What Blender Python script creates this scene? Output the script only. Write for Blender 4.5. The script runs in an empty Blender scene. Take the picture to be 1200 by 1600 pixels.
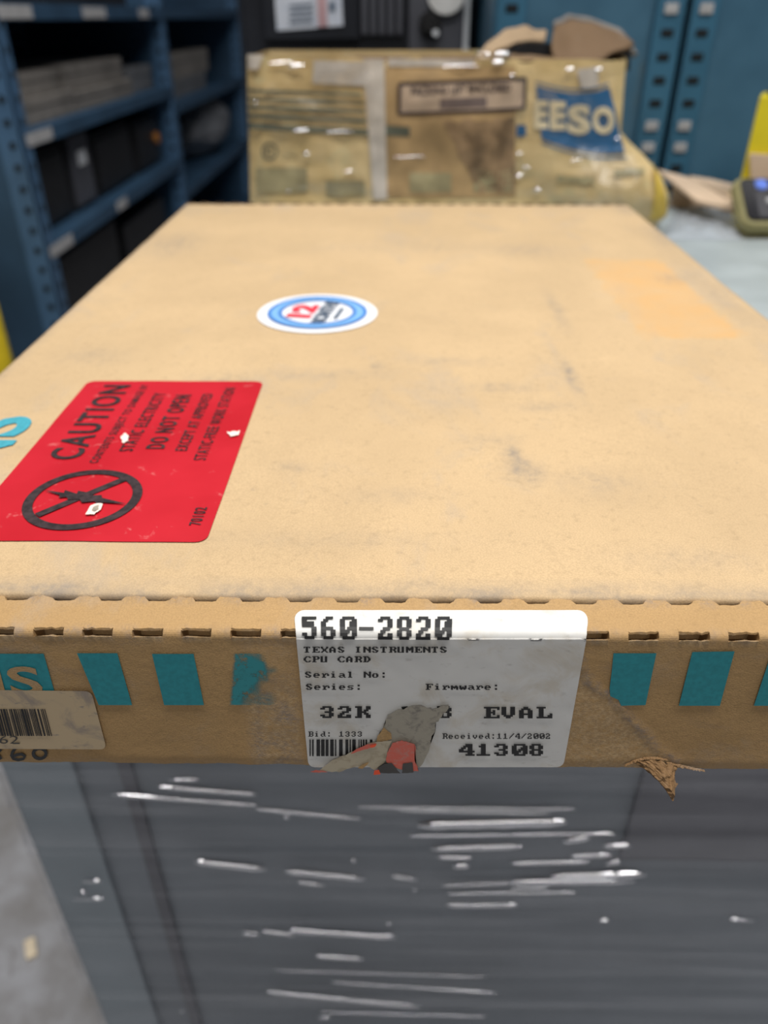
import bpy, bmesh, math, random
from mathutils import Vector, Matrix, noise
random.seed(7)
sc = bpy.context.scene
C = sc.collection
# ------------------------------------------------------------------ camera
F = 1202.0
TH = math.atan(775 / F)                       # looking down 32.8 degrees
PS = math.atan(16 * math.cos(TH) / F)
ZT = 0.85                                     # top of the wrapped crate
ZL = ZT + 0.0453                              # lid of the cardboard box
ZC = ZL + 0.1136                              # lens height
cam = bpy.data.cameras.new('camera')
cam.sensor_fit = 'VERTICAL'; cam.sensor_height = 36.0; cam.lens = F / 1600 * 36
cam.clip_start = 0.01; cam.clip_end = 60
cam.dof.use_dof = True; cam.dof.focus_distance = 0.181; cam.dof.aperture_fstop = 11.0
co = bpy.data.objects.new('camera', cam); C.objects.link(co)
co.location = (0, 0, ZC); co.rotation_euler = (math.pi / 2 - TH, 0, PS)
sc.camera = co
# ------------------------------------------------------------------ light
sc.view_settings.view_transform = 'Standard'; sc.view_settings.look = 'None'
sc.view_settings.gamma = 1; sc.view_settings.exposure = 0.06
w = bpy.data.worlds.new('shop'); sc.world = w; w.use_nodes = True
w.node_tree.nodes['Background'].inputs[0].default_value = (0.80, 0.88, 1.0, 1)
w.node_tree.nodes['Background'].inputs[1].default_value = 0.065
def tube(name, loc, sx, sy, power, col=(1, 0.97, 0.93), rz=0):
    l = bpy.data.lights.new(name, 'AREA'); l.shape = 'RECTANGLE'; l.size = sx; l.size_y = sy
    l.energy = power; l.color = col
    o = bpy.data.objects.new(name, l); C.objects.link(o); o.location = loc; o.rotation_euler = (0, 0, rz)
    return o
tube('fluorescent_lamp', (0.35, -0.10, 3.1), 2.4, 0.30, 58)
tube('fluorescent_lamp', (0.35, 1.25, 3.1), 2.4, 0.30, 44)
tube('fluorescent_lamp', (0.2, -2.6, 3.1), 2.4, 0.30, 36)
# ------------------------------------------------------------------ geometry helpers
def ray(x, y):
    u = (x - 600) / F; v = (800 - y) / F
    ry = math.cos(TH) + math.sin(TH) * v; rz = -math.sin(TH) + math.cos(TH) * v
    c, s = math.cos(PS), math.sin(PS)
    return Vector((c * u - s * ry, s * u + c * ry, rz))
EYE = Vector((0, 0, ZC))
def az(x, y, z=ZL): r = ray(x, y); return EYE + r * ((z - ZC) / r.z)
def ay(x, y, Y): r = ray(x, y); return EYE + r * (Y / r.y)
def ax(x, y, X): r = ray(x, y); return EYE + r * (X / r.x)
def nz(x, y, z=0.0): return noise.noise(Vector((x, y, z)))
def sm(a, b, x):
    t = max(0.0, min(1.0, (x - a) / (b - a))); return t * t * (3 - 2 * t)

def thing(name, loc, label, cat, group=None):
    o = bpy.data.objects.new(name, None); o.empty_display_size = 0.02; C.objects.link(o); o.location = loc
    o['label'] = label; o['category'] = cat
    if group: o['group'] = group
    return o
def wloc(o):
    v = Vector((0, 0, 0))
    while o is not None: v += o.location; o = o.parent
    return v
def obj(name, bm, mat, parent=None, smooth=False, origin=None, label=None):
    """bm in world coordinates -> one mesh object"""
    me = bpy.data.meshes.new(name)
    base = wloc(parent) if parent else (Vector(origin) if origin else Vector((0, 0, 0)))
    bmesh.ops.translate(bm, verts=bm.verts[:], vec=-base)
    bm.normal_update(); bm.to_mesh(me); bm.free()
    for m in (mat if isinstance(mat, (list, tuple)) else [mat]): me.materials.append(m)
    if smooth:
        for p in me.polygons: p.use_smooth = True
    o = bpy.data.objects.new(name, me); C.objects.link(o)
    if parent: o.parent = parent
    else: o.location = base
    if label: o['label'] = label
    return o
def tag(o, label, cat, group=None):
    o['label'] = label; o['category'] = cat
    if group: o['group'] = group
    return o
def struct(o): o['kind'] = 'structure'; return o
def NB(): return bmesh.new()
def box(bm, a, b, bev=0.0, mi=0, rot=None, piv=None):
    a, b = Vector(a), Vector(b)
    t = bmesh.new(); bmesh.ops.create_cube(t, size=1)
    c = (a + b) / 2; d = b - a
    for v in t.verts: v.co = Vector((v.co.x * d.x, v.co.y * d.y, v.co.z * d.z)) + c
    if bev > 0: bmesh.ops.bevel(t, geom=t.edges[:], offset=bev, segments=2, profile=0.6, affect='EDGES')
    if rot is not None: bmesh.ops.rotate(t, verts=t.verts[:], cent=piv if piv else c, matrix=rot)
    return merge(bm, t, mi)
def merge(bm, t, mi=0):
    m = {v: bm.verts.new(v.co) for v in t.verts}
    for f in t.faces:
        try:
            g = bm.faces.new([m[v] for v in f.verts]); g.material_index = mi; g.smooth = f.smooth
        except ValueError: pass
    t.free(); return bm
def cyl(bm, a, b, r, seg=20, r2=None, mi=0):
    a, b = Vector(a), Vector(b); d = b - a
    t = bmesh.new(); bmesh.ops.create_cone(t, cap_ends=True, segments=seg, radius1=r, radius2=r if r2 is None else r2, depth=d.length)
    q = d.to_track_quat('Z', 'Y').to_matrix().to_4x4()
    bmesh.ops.transform(t, matrix=Matrix.Translation((a + b) / 2) @ q, verts=t.verts[:])
    return merge(bm, t, mi)
def gridmesh(bm, fn, us, vs, mi=0):
    V = [[bm.verts.new(fn(u, v)) for u in us] for v in vs]
    for j in range(len(vs) - 1):
        for i in range(len(us) - 1):
            f = bm.faces.new((V[j][i], V[j][i + 1], V[j + 1][i + 1], V[j + 1][i])); f.material_index = mi
    return V
def lin(a, b, n): return [a + (b - a) * i / (n - 1) for i in range(n)]
def poly(bm, pts, mi=0):
    f = bm.faces.new([bm.verts.new(p) for p in pts]); f.material_index = mi; return f
def slab(bm, front, d, mi=0):
    """polygon extruded by vector d"""
    n = len(front); A = [bm.verts.new(p) for p in front]; B = [bm.verts.new(Vector(p) + d) for p in front]
    bm.faces.new(A).material_index = mi; bm.faces.new(B[::-1]).material_index = mi
    for i in range(n): bm.faces.new((A[i], B[i], B[(i + 1) % n], A[(i + 1) % n])).material_index = mi
def rough_outline(pts, step, amp, seed=0.0, closed=True):
    out = []; n = len(pts)
    for i in range(n if closed else n - 1):
        a = Vector(pts[i]); b = Vector(pts[(i + 1) % n]); k = max(1, int((b - a).length / step))
        for j in range(k):
            p = a.lerp(b, j / k)
            out.append((p[0] + amp * nz(p[0] / step * .7, p[1] / step * .7, seed), p[1] + amp * nz(p[0] / step * .7, p[1] / step * .7, seed + 9)))
    return out
TXT = {}
def text2d(s, bold=0.0, gap=1.0):
    """triangles of a line of sans lettering, scaled to a unit box"""
    k = (s, bold, gap)
    if k not in TXT:
        cu = bpy.data.curves.new('lettering', 'FONT'); cu.body = s; cu.size = 1; cu.resolution_u = 4; cu.offset = bold; cu.space_character = gap
        o = bpy.data.objects.new('lettering', cu); C.objects.link(o)
        dg = bpy.context.evaluated_depsgraph_get(); ev = o.evaluated_get(dg); me = ev.to_mesh()
        P = [v.co.copy() for v in me.vertices]; T = [list(p.vertices) for p in me.polygons]
        ev.to_mesh_clear(); bpy.data.objects.remove(o); bpy.data.curves.remove(cu)
        x0 = min(p.x for p in P); x1 = max(p.x for p in P); y0 = min(p.y for p in P); y1 = max(p.y for p in P)
        TXT[k] = ([((p.x - x0) / (x1 - x0), (p.y - y0) / (y1 - y0)) for p in P], T)
    return TXT[k]
def text(bm, s, fn, bold=0.0, mi=0, cut=0, gap=1.0):
    """fn(u,v) with u along the line, v up"""
    P, T = text2d(s, bold, gap)
    t = bmesh.new(); V = [t.verts.new((p[0], p[1], 0)) for p in P]
    for f in T:
        try: t.faces.new([V[i] for i in f])
        except ValueError: pass
    if cut: bmesh.ops.subdivide_edges(t, edges=t.edges[:], cuts=cut, use_grid_fill=True)
    for v in t.verts: v.co = fn(v.co.x, v.co.y)
    return merge(bm, t, mi)
GL = {'0':'3E63737B6F673E00','1':'0C0E0C0C0C0C3F00','2':'1E33301C06333F00','3':'1E33301C30331E00','4':'383C36337F307800','5':'3F031F3030331E00',
'6':'1C06031F33331E00','8':'1E33331E33331E00',':':'000C0C00000C0C00','-':'0000003F00000000','/':'6030180C06030100',
'A':'0C1E33333F333300','B':'3F66663E66663F00','C':'3C66030303663C00','D':'1F36666666361F00','E':'7F46161E16467F00','F':'7F46161E16060F00',
'I':'1E0C0C0C0C0C1E00','K':'6766361E36666700','L':'0F06060646667F00','M':'63777F7F6B636300','N':'63676F7B73636300','P':'3F66663E06060F00',
'R':'3F66663E36666700','S':'1E33070E38331E00','T':'3F2D0C0C0C0C1E00','U':'3333333333333F00','V':'33333333331E0C00','X':'6363361C1C366300',
'a':'00001E303E336E00','c':'00001E3303331E00','d':'3830303E33336E00','e':'00001E333F031E00','i':'0C000E0C0C0C1E00','l':'0E0C0C0C0C0C1E00',
'm':'0000337F7F6B6300','o':'00001E3333331E00','s':'00003E031E301F00','r':'00003B6E66060F00','v':'00003333331E0C00','w':'0000636B7F7F3600',' ':'0000000000000000'}
def dots(bm, s, x0, x1, y0, y1, fn, mi=0, grow=0.0):
    """dot-matrix lettering filling columns x0..x1; y0..y1 is the cap height (seven rows)"""
    cw = (x1 - x0) / (8 * len(s) - 1); rh = (y1 - y0) / 7
    for k, ch in enumerate(s):
        h = GL[ch]
        for r in range(7):
            b = int(h[2 * r:2 * r + 2], 16); c = 0
            while c < 8:
                if b >> c & 1:
                    e = c
                    while e < 8 and b >> e & 1: e += 1
                    xa = x0 + (8 * k + c) * cw - grow * cw; xb = x0 + (8 * k + e) * cw + grow * cw; ya = y0 + r * rh; yb = ya + rh
                    poly(bm, [fn(xa, yb), fn(xb, yb), fn(xb, ya), fn(xa, ya)], mi); c = e
                else: c += 1
# ------------------------------------------------------------------ materials
class NT:
    def __init__(s, name):
        s.m = bpy.data.materials.new(name); s.m.use_nodes = True; s.t = s.m.node_tree; s.n = s.t.nodes
        s.b = s.n['Principled BSDF']; s.out = s.n['Material Output']
    def node(s, ty, **kw):
        q = s.n.new(ty)
        for k, v in kw.items(): setattr(q, k, v)
        return q
    def ln(s, a, b): s.t.links.new(a, b)
    def coord(s, scale=(1, 1, 1), kind='Object'):
        t = s.node('ShaderNodeTexCoord'); mp = s.node('ShaderNodeMapping'); mp.inputs['Scale'].default_value = scale
        s.ln(t.outputs[kind], mp.inputs[0]); return mp.outputs[0]
    def noise(s, scale, detail=3, rough=0.55, coord=None, dist=0.0):
        q = s.node('ShaderNodeTexNoise'); q.inputs['Scale'].default_value = scale; q.inputs['Detail'].default_value = detail
        q.inputs['Roughness'].default_value = rough; q.inputs['Distortion'].default_value = dist
        if coord is not None: s.ln(coord, q.inputs['Vector'])
        return q.outputs[0]
    def ramp(s, x, a, b, lo=0.0, hi=1.0):
        q = s.node('ShaderNodeMapRange'); q.interpolation_type = 'SMOOTHSTEP'
        s.ln(x, q.inputs[0]); q.inputs[1].default_value = a; q.inputs[2].default_value = b; q.inputs[3].default_value = lo; q.inputs[4].default_value = hi
        return q.outputs[0]
    def mul(s, a, b, op='MULTIPLY'):
        q = s.node('ShaderNodeMath', operation=op)
        for i, v in enumerate((a, b)):
            if hasattr(v, 'is_linked'): s.ln(v, q.inputs[i])
            else: q.inputs[i].default_value = v
        return q.outputs[0]
    def mix(s, f, a, b, bt='MIX'):
        q = s.node('ShaderNodeMix', data_type='RGBA', blend_type=bt)
        for i, v in ((0, f), (6, a), (7, b)):
            if hasattr(v, 'is_linked'): s.ln(v, q.inputs[i])
            elif i == 0: q.inputs[0].default_value = v
            else: q.inputs[i].default_value = (*v, 1)
        return q.outputs[2]
    def attr(s, name):
        q = s.node('ShaderNodeAttribute'); q.attribute_name = name; return q.outputs['Fac']
    def bump(s, h, strength=0.3, dist=0.001):
        q = s.node('ShaderNodeBump'); q.inputs['Strength'].default_value = strength; q.inputs['Distance'].default_value = dist
        s.ln(h, q.inputs['Height']); s.ln(q.outputs[0], s.b.inputs['Normal'])
    def set(s, col=None, rough=None, metal=None, spec=None):
        for k, v in (('Base Color', col), ('Roughness', rough), ('Metallic', metal), ('Specular IOR Level', spec)):
            if v is None: continue
            if hasattr(v, 'is_linked'): s.ln(v, s.b.inputs[k])
            else: s.b.inputs[k].default_value = (*v, 1) if isinstance(v, tuple) else v
        return s.m
def plain(name, col, rough=0.6, var=0.15, scale=40, metal=0.0, spec=0.4, bump=0.0):
    n = NT(name); c = n.coord(); q = n.noise(scale, 4, coord=c)
    dark = tuple(v * (1 - var) for v in col); lite = tuple(min(1, v * (1 + var)) for v in col)
    m = n.set(n.mix(n.ramp(q, .3, .7), dark, lite), rough, metal, spec)
    if bump: n.bump(n.noise(scale * 8, 3, coord=c), bump, 0.0005)
    return m
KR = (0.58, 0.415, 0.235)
KF = (0.455, 0.285, 0.125)  # same board as the lid, darkened to carry the shade of the front
def kraft(name, base=KR, grime=0.5, attrs=False, scuff=False):
    n = NT(name); c = n.coord()
    fib = n.noise(2300, 2, .6, c); mid = n.noise(420, 4, .6, c)
    blot = n.noise(18, 4, .6, c, .3)
    col = n.mix(n.ramp(blot, .3, .72), tuple(v * .93 for v in base), tuple(min(1, v * 1.06) for v in base))
    col = n.mix(n.ramp(fib, .3, .7, 0, .42), col, tuple(v * .62 for v in base))
    col = n.mix(n.ramp(mid, .52, .76, 0, .36), col, tuple(v * .6 for v in base))
    # soft grey handling marks
    cs = n.coord((1, .5, 1)); g = n.noise(34, 6, .68, cs, .5)
    col = n.mix(n.ramp(g, .51, .74, 0, grime), col, (.35, .31, .27))
    sp = n.noise(260, 2, .5, c); col = n.mix(n.ramp(sp, .70, .78, 0, grime * .8), col, (.25, .2, .15))
    if attrs:
        t = n.attr('tape'); tn = n.noise(70, 4, .6, c)
        col = n.mix(n.mul(t, n.ramp(tn, .25, .75, .45, 1.0)), col, (.60, .36, .15))
        col = n.mix(n.mul(n.attr('grime'), n.ramp(n.noise(420, 4, .7, c, .4), .25, .62, .35, 1)), col, (.20, .185, .175))
    if scuff:
        col = n.mix(n.mul(n.attr('scuff'), n.ramp(n.noise(700, 4, .75, c, .4), .30, .62)), col, n.mix(n.ramp(n.noise(900, 3, .7, c), .35, .65), (.33, .24, .145), (.60, .44, .26)))
        col = n.mix(n.mul(n.attr('grime'), n.ramp(n.noise(850, 4, .75, n.coord((1, 1, 1.6)), .5), .36, .60)), col, (.19, .175, .18))
    n.bump(n.mul(n.mul(fib, .7), n.mul(mid, 1.2), 'ADD'), .22, .0005)
    return n.set(col, .72, 0, .32)
M = {}
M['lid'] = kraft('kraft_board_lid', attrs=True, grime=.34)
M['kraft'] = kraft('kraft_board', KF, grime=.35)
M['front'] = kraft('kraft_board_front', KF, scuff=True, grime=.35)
M['torn'] = kraft('torn_kraft_fibre', (.25, .145, .065), .5)
M['paperlabel'] = None
def labelmat(name, col, stain, amt=.5, sc_=45, gr=(.35, .32, .28), rough=.5):
    n = NT(name); c = n.coord()
    q = n.noise(sc_, 5, .65, c, .6); q2 = n.noise(sc_ * 3.3, 4, .6, n.coord((1, 1, 2.2)))
    k = n.mix(n.ramp(q, .48, .70, 0, amt), col, stain); k = n.mix(n.ramp(q2, .60, .76, 0, amt), k, gr)
    return n.set(k, rough, 0, .4)
M['white_label'] = labelmat('white_paper_label', (.655, .65, .63), (.50, .43, .32), .5, 85, (.36, .34, .31))
M['tan_label'] = labelmat('soiled_buff_label', (.50, .385, .24), (.27, .225, .19), .85, 110, (.17, .16, .17))
M['torn_grey'] = labelmat('torn_grey_paper', (.34, .31, .25), (.17, .155, .135), .9, 330, (.44, .40, .32))
M['torn_buff'] = labelmat('torn_buff_paper', (.46, .40, .29), (.30, .24, .16), .8, 330)
M['torn_red'] = labelmat('faded_red_paper', (.62, .13, .09), (.45, .24, .20), .8, 420, (.5, .35, .3))
M['fluo_red'] = plain('fluorescent_red_paper', (.95, .10, .03), .5)
M['char'] = plain('charcoal_print', (.07, .065, .062), .6)
M['ink'] = plain('black_ink', (.012, .012, .013), .5, .3, 400)
M['blackink2'] = plain('worn_black_ink', (.035, .022, .024), .45, .5, 500)
M['marker'] = plain('black_marker', (.014, .016, .018), .4, .3, 300)
M['greyink'] = plain('grey_stamp_ink', (.05, .05, .05), .6)
n = NT('red_label_vinyl'); c = n.coord()
q = n.noise(130, 6, .7, c, .5); q2 = n.noise(30, 3, .6, c)
k = n.mix(n.ramp(q2, .3, .7), (.47, .009, .018), (.54, .014, .026)); k = n.mix(n.ramp(q, .60, .76, 0, .6), k, (.80, .36, .34))
M['red'] = n.set(k, .34, 0, .45)
M['wornwhite'] = plain('scraped_white', (.85, .70, .62), .6)
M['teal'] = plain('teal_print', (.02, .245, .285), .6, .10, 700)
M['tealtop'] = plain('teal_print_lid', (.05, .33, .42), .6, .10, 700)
n = NT('rubbed_teal_print'); c = n.coord()
a = n.ramp(n.noise(420, 5, .75, c), .30, .52); a = n.mul(a, n.attr('keep'))
tr = n.node('ShaderNodeBsdfTransparent'); mx = n.node('ShaderNodeMixShader'); n.ln(a, mx.inputs[0]); n.ln(tr.outputs[0], mx.inputs[1]); n.ln(n.b.outputs[0], mx.inputs[2]); n.ln(mx.outputs[0], n.out.inputs[0])
M['tealworn'] = n.set((.025, .25, .28), .6)
M['stick_white'] = plain('white_sticker', (.86, .88, .92), .35, .02)
M['stick_blue'] = plain('blue_sticker_ring', (.22, .47, .82), .35, .04)
M['stick_dkblue'] = plain('dark_blue_sticker_line', (.06, .22, .60), .35, .04)
M['stick_red'] = plain('red_sticker_print', (.75, .05, .08), .4, .04)
M['stick_grey'] = plain('grey_blue_sticker_print', (.10, .14, .20), .4, .04)
M['crate'] = plain('grey_crate_board', (.185, .210, .240), .55, .10, 9)
M['crate_top'] = plain('grey_blue_table_board', (.36, .41, .43), .45, .10, 22)
M['stile'] = plain('blue_grey_corner_board', (.24, .285, .32), .5, .06, 20)
M['darkpanel'] = plain('dark_grey_panel', (.105, .108, .128), .5, .15, 12)
M['rubber'] = plain('black_rubber', (.012, .012, .013), .55)
def film(name, fac, rough, streak=None, tint=(.82, .84, .88)):
    n = NT(name); tr = n.node('ShaderNodeBsdfTransparent'); gl = n.node('ShaderNodeBsdfGlossy'); mx = n.node('ShaderNodeMixShader')
    gl.inputs['Color'].default_value = (*tint, 1); gl.inputs['Roughness'].default_value = rough
    n.ln(tr.outputs[0], mx.inputs[1]); n.ln(gl.outputs[0], mx.inputs[2]); n.ln(mx.outputs[0], n.out.inputs[0])
    if streak:
        c = n.coord(streak); h = n.noise(1, 4, .6, c, .4)
        b = n.node('ShaderNodeBump'); b.inputs['Strength'].default_value = .55; b.inputs['Distance'].default_value = .004
        n.ln(h, b.inputs['Height']); n.ln(b.outputs[0], gl.inputs['Normal'])
        n.ln(n.ramp(h, .35, .75, fac * .5, fac * 1.9), mx.inputs[0])
    else: mx.inputs[0].default_value = fac
    return n.m
M['film'] = film('stretch_film', .13, .30, (3, 3, 70))
M['ridge'] = film('stretch_film_fold', .95, .10, None, (.95, .96, 1))
M['tape'] = film('clear_packing_tape', .07, .22, (38, 38, 38), (.95, .93, .88))
n = NT('clear_plastic_bag'); c = n.coord((40, 60, 60)); n.b.inputs['Alpha'].default_value = .5; n.bump(n.noise(1, 4, .6, c), .6, .004); M['bag'] = n.set((.62, .67, .74), .2, 0, .8)  # pale diffuse colour stands in for bright reflections on the plastic
M['shelfblue_shaded'] = plain('shaded_blue_shelf_paint', (.034, .080, .145), .5, .14, 9)  # post paint made darker; shade on shelves and panels put into the colour
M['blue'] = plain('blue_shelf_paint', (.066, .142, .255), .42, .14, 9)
n = NT('blue_cabinet_paint'); c = n.coord((6, 6, 1)); a = n.ramp(n.noise(5, 4, .6, c), .62, .76, 0, .8); c2 = n.coord()
k = n.mix(n.ramp(n.noise(14, 4, .6, c2), .3, .7), (.045, .125, .20), (.064, .165, .255))
M['bluecab'] = n.set(n.mix(a, k, (.11, .12, .09)), .42)
M['bluepost'] = plain('blue_post_paint', (.045, .145, .235), .38, .12, 12)
M['hole'] = plain('dark_slot', (.006, .010, .013), .8)
M['card'] = plain('white_card', (.45, .45, .46), .6, .1)
M['greybox'] = plain('grey_beige_board', (.21, .195, .18), .7, .2, 20)
M['greybox2'] = plain('cool_grey_board', (.15, .157, .17), .7, .15, 20)
M['blackcase_shade'] = plain('black_case_and_shade', (.018, .018, .020), .45, .2)
M['machine'] = plain('black_machine_paint', (.016, .018, .024), .38, .2, 12)
M['machine_grey'] = plain('dark_grey_machine_panel', (.085, .088, .105), .45, .12, 15)
M['orange'] = plain('orange_plastic', (.5, .2, .04), .5)
M['greybag'] = plain('grey_plastic_bag', (.17, .18, .20), .4, .25, 8, 0, .5, .4)
M['steel'] = plain('bright_steel_rod', (.85, .88, .92), .3, .05, 30, .0)
M['white_plastic'] = plain('white_plastic', (.9, .9, .88), .4)
M['yellow'] = plain('yellow_carton', (.80, .66, .02), .5, .06)
M['yellowpost'] = plain('yellow_paint', (.70, .52, .02), .5, .1)
M['olive'] = plain('olive_yellow_case', (.26, .235, .10), .45, .12, 30)
M['screen'] = plain('black_glass_screen', (.006, .006, .010), .15, .1, 10, 0, .2)
M['screen_strip'] = plain('grey_screen_strip', (.04, .04, .048), .25)
M['bluedot'] = plain('blue_reflection', (.12, .22, .75), .3)
M['pale'] = plain('pale_kraft', (.68, .52, .38), .7, .08, 30)
M['brownkraft'] = kraft('brown_inner_kraft', (.20, .125, .068), .5)
M['tanflap'] = kraft('tan_inner_kraft', (.42, .30, .185), .5)
n = NT('yellowed_kraft'); c = n.coord()
k = n.mix(n.ramp(n.noise(22, 5, .65, c), .3, .7), (.60, .44, .20), (.72, .56, .30)); k = n.mix(n.ramp(n.noise(48, 5, .65, c, .5), .54, .70, 0, .5), k, (.52, .49, .29))
k = n.mix(n.ramp(n.noise(11, 5, .7, c, .4), .58, .72, 0, .4), k, (.34, .27, .19))
n.bump(n.noise(60, 5, .6, c), .35, .004); M['leeson'] = n.set(k, .5, 0, .4)
M['fadedolive'] = plain('faded_olive_print', (.36, .31, .17), .5, .2, 60)
M['banner'] = plain('blue_banner_print', (.018, .115, .265), .5, .12, 40)
M['cream'] = plain('cream_print', (.66, .57, .38), .5, .1, 60)
M['olivegrey'] = plain('olive_grey_print', (.125, .135, .10), .5, .15, 90)
M['whitetape'] = plain('milky_white_tape', (.56, .51, .45), .35, .12, 60)
M['pouch'] = plain('brown_pouch_paper', (.42, .285, .14), .4, .25, 30)
M['pouchframe'] = plain('dark_brown_frame', (.045, .032, .035), .5)
M['pouchlite'] = plain('pinkish_slip_paper', (.50, .38, .28), .5, .15, 60)
n = NT('concrete_floor'); c = n.coord()
k = n.mix(n.ramp(n.noise(6, 6, .65, c), .35, .68), (.23, .222, .22), (.42, .43, .47)); k = n.mix(n.ramp(n.noise(22, 5, .7, c, .6), .56, .72, 0, .6), k, (.14, .125, .11))
M['floor'] = n.set(k, .6)
M['wall'] = plain('grey_shop_wall', (.10, .11, .13), .8, .1, 3)
M['woodchip'] = plain('pale_wood_chip', (.80, .68, .50), .7)
# ------------------------------------------------------------------ the setting
b = NB(); box(b, (-4, -4, -.1), (4, 5.2, 0)); struct(obj('floor', b, M['floor']))
b = NB(); box(b, (-4, 5.2, 0), (4, 5.3, 3.4)); struct(obj('wall_back', b, M['wall']))
b = NB(); box(b, (-1.75, 0, 0), (-1.65, 5.2, 3.4)); struct(obj('wall_left', b, M['wall']))
# ------------------------------------------------------------------ the wrapped crate that carries everything
CX0, CX1, CY0, CY1 = -.197, .80, .265, .815
crate = thing('wrapped_crate', ((CX0 + CX1) / 2, (CY0 + CY1) / 2, 0), 'large grey crate wrapped in clear stretch film under the cardboard boxes', 'crate')
b = NB(); box(b, (CX0, CY0, .10), (CX1, CY1, ZT - .018), .004); obj('crate_body', b, M['crate'], crate)
b = NB(); box(b, (CX0, CY0, ZT - .018), (CX1, CY1, ZT), .003); obj('top_board', b, M['crate_top'], crate, label='pale blue grey top board')
for x0 in (CX0, .25, CX1 - .1):
    b = NB(); box(b, (x0, CY0 + .01, 0), (x0 + .1, CY1 - .01, .10), .004); obj('skid', b, M['crate'], crate)
b = NB(); box(b, (CX0 - .003, CY0 - .004, .10), (CX0 + .033, CY0, ZT - .002), .001); box(b, (CX0 - .004, CY0 - .004, .10), (CX0, CY0 + .04, ZT - .002), .001)
obj('corner_board', b, M['stile'], crate, label='blue grey corner board')
b = NB(); box(b, (-.141, CY0 - .003, .10), (-.134, CY0 + .001, ZT - .02)); obj('seam_strip', b, M['darkpanel'], crate)
b = NB(); box(b, (.131, CY0 - .003, .605), (CX1 - .02, CY0, ZT - .018), .001); obj('dark_panel', b, M['darkpanel'], crate, label='darker panel at the upper right')
# stretch film: a rippled sheet round the front and left side
def filmpt(u, v):
    z = .12 + (ZT - .03 - .12) * v
    w_ = .0012 * nz(u * 3.1, z * 75, 1.3) + .0010 * nz(u * 7, z * 160 + u * 9, 4.4)
    L = CX1 - CX0
    if u < 0: return Vector((CX0 - .006 + w_, CY0 - .006 - u, z))
    return Vector((CX0 - .006 + u, CY0 - .0075 + w_, z))
b = NB(); gridmesh(b, filmpt, [-.4, -.2, -.1, -.05, -.02, 0.0] + lin(.012, CX1 - CX0 + .006, 70), lin(0, 1, 190))
sheet = obj('stretch_film', b, M['film'], crate, smooth=True)
STREAKS = [(260,1222,310,1222,.3),(247,1233,400,1245,.5),(173,1245,400,1262,.5),(303,1350,415,1362,1.0),(127,1380,157,1380,.6),(110,1408,160,1408,.4),
(129,1398,130,1398,.6),(377,1462,404,1463,.6),(283,1583,284,1583,.5),(400,1268,563,1283,.45),(446,1280,448,1280,.6),(445,1365,570,1377,.9),(465,1382,507,1387,.5),
(552,1348,553,1348,.6),(613,1373,652,1378,.6),(648,1394,649,1394,.4),(653,1293,885,1288,1.5),(673,1330,815,1326,.9),(683,1343,737,1344,.6),(708,1357,733,1356,.9),
(697,1418,810,1418,.8),(607,1446,608,1446,.6),(452,1457,618,1468,1.0),(410,1458,462,1465,.5),(493,1497,567,1502,.7),(517,1538,777,1555,.35),(417,1553,657,1577,.8),
(497,1593,515,1593,.6),(880,1318,923,1312,1.0),(943,1326,987,1325,.7),(893,1341,957,1340,.6),(947,1353,970,1350,.7),(800,1353,920,1350,.6),(860,1373,1010,1370,1.1),
(800,1382,992,1380,1.0),(800,1391,860,1391,.4),(1143,1440,1180,1442,.35),(936,1442,953,1442,.35),(640,1310,960,1306,.35),(560,1265,900,1268,.3),(690,1388,800,1383,.4),(700,1400,900,1398,.35),
(620,1270,860,1275,.3),(430,1520,760,1530,.2),(500,1585,760,1592,.3)]
YF_ = CY0 - .0085
for (xa, ya_, xb, yb_, s) in STREAKS:
    A = ay(xa, ya_, YF_); B = ay(xb, yb_, YF_)
    if (B - A).length < .003: m_ = (A + B) / 2; A = m_ - Vector((.0012, 0, 0)); B = m_ + Vector((.0012, 0, 0))
    n_ = max(6, int((B - A).length / .004)); r0 = .00085 * (s + .12)
    b = NB()
    sd = random.random() * 40
    def fold(u, v, A=A, B=B, r0=r0, sd=sd):
        p = A.lerp(B, u); e = min(1.0, min(u, 1 - u) * 7 + .12) ** .5; r = r0 * e * (1 + .22 * nz(u * 6, sd))
        a_ = math.pi * v
        return p + Vector((0, -1.4 * r * math.sin(a_) + .0014, r * math.cos(a_) * 2.2 + .0002 * nz(u * 4, sd + 5)))
    gridmesh(b, fold, lin(0, 1, n_ + 1), lin(0, 1, 9)); obj('film_fold', b, M['ridge'], sheet, smooth=True)
# small chip on the floor
p = az(48, 1482, 0.004); b = NB(); box(b, (p.x - .007, p.y - .013, 0.0), (p.x + .007, p.y + .013, .008), .003, rot=Matrix.Rotation(.5, 3, 'Z'))
tag(obj('wood_chip', b, M['woodchip'], origin=(p.x, p.y, 0)), 'small pale chip of wood lying on the concrete floor', 'debris')

# ------------------------------------------------------------------ the cardboard box in front
BX0, BX1, YF, YS, YB = -.1466, .1653, .1272, .1386, .5810
cb = thing('cardboard_box', ((BX0 + BX1) / 2, (YF + YB) / 2, ZT), 'flat kraft mailer box with red caution label on its lid, in the foreground', 'box')
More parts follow.
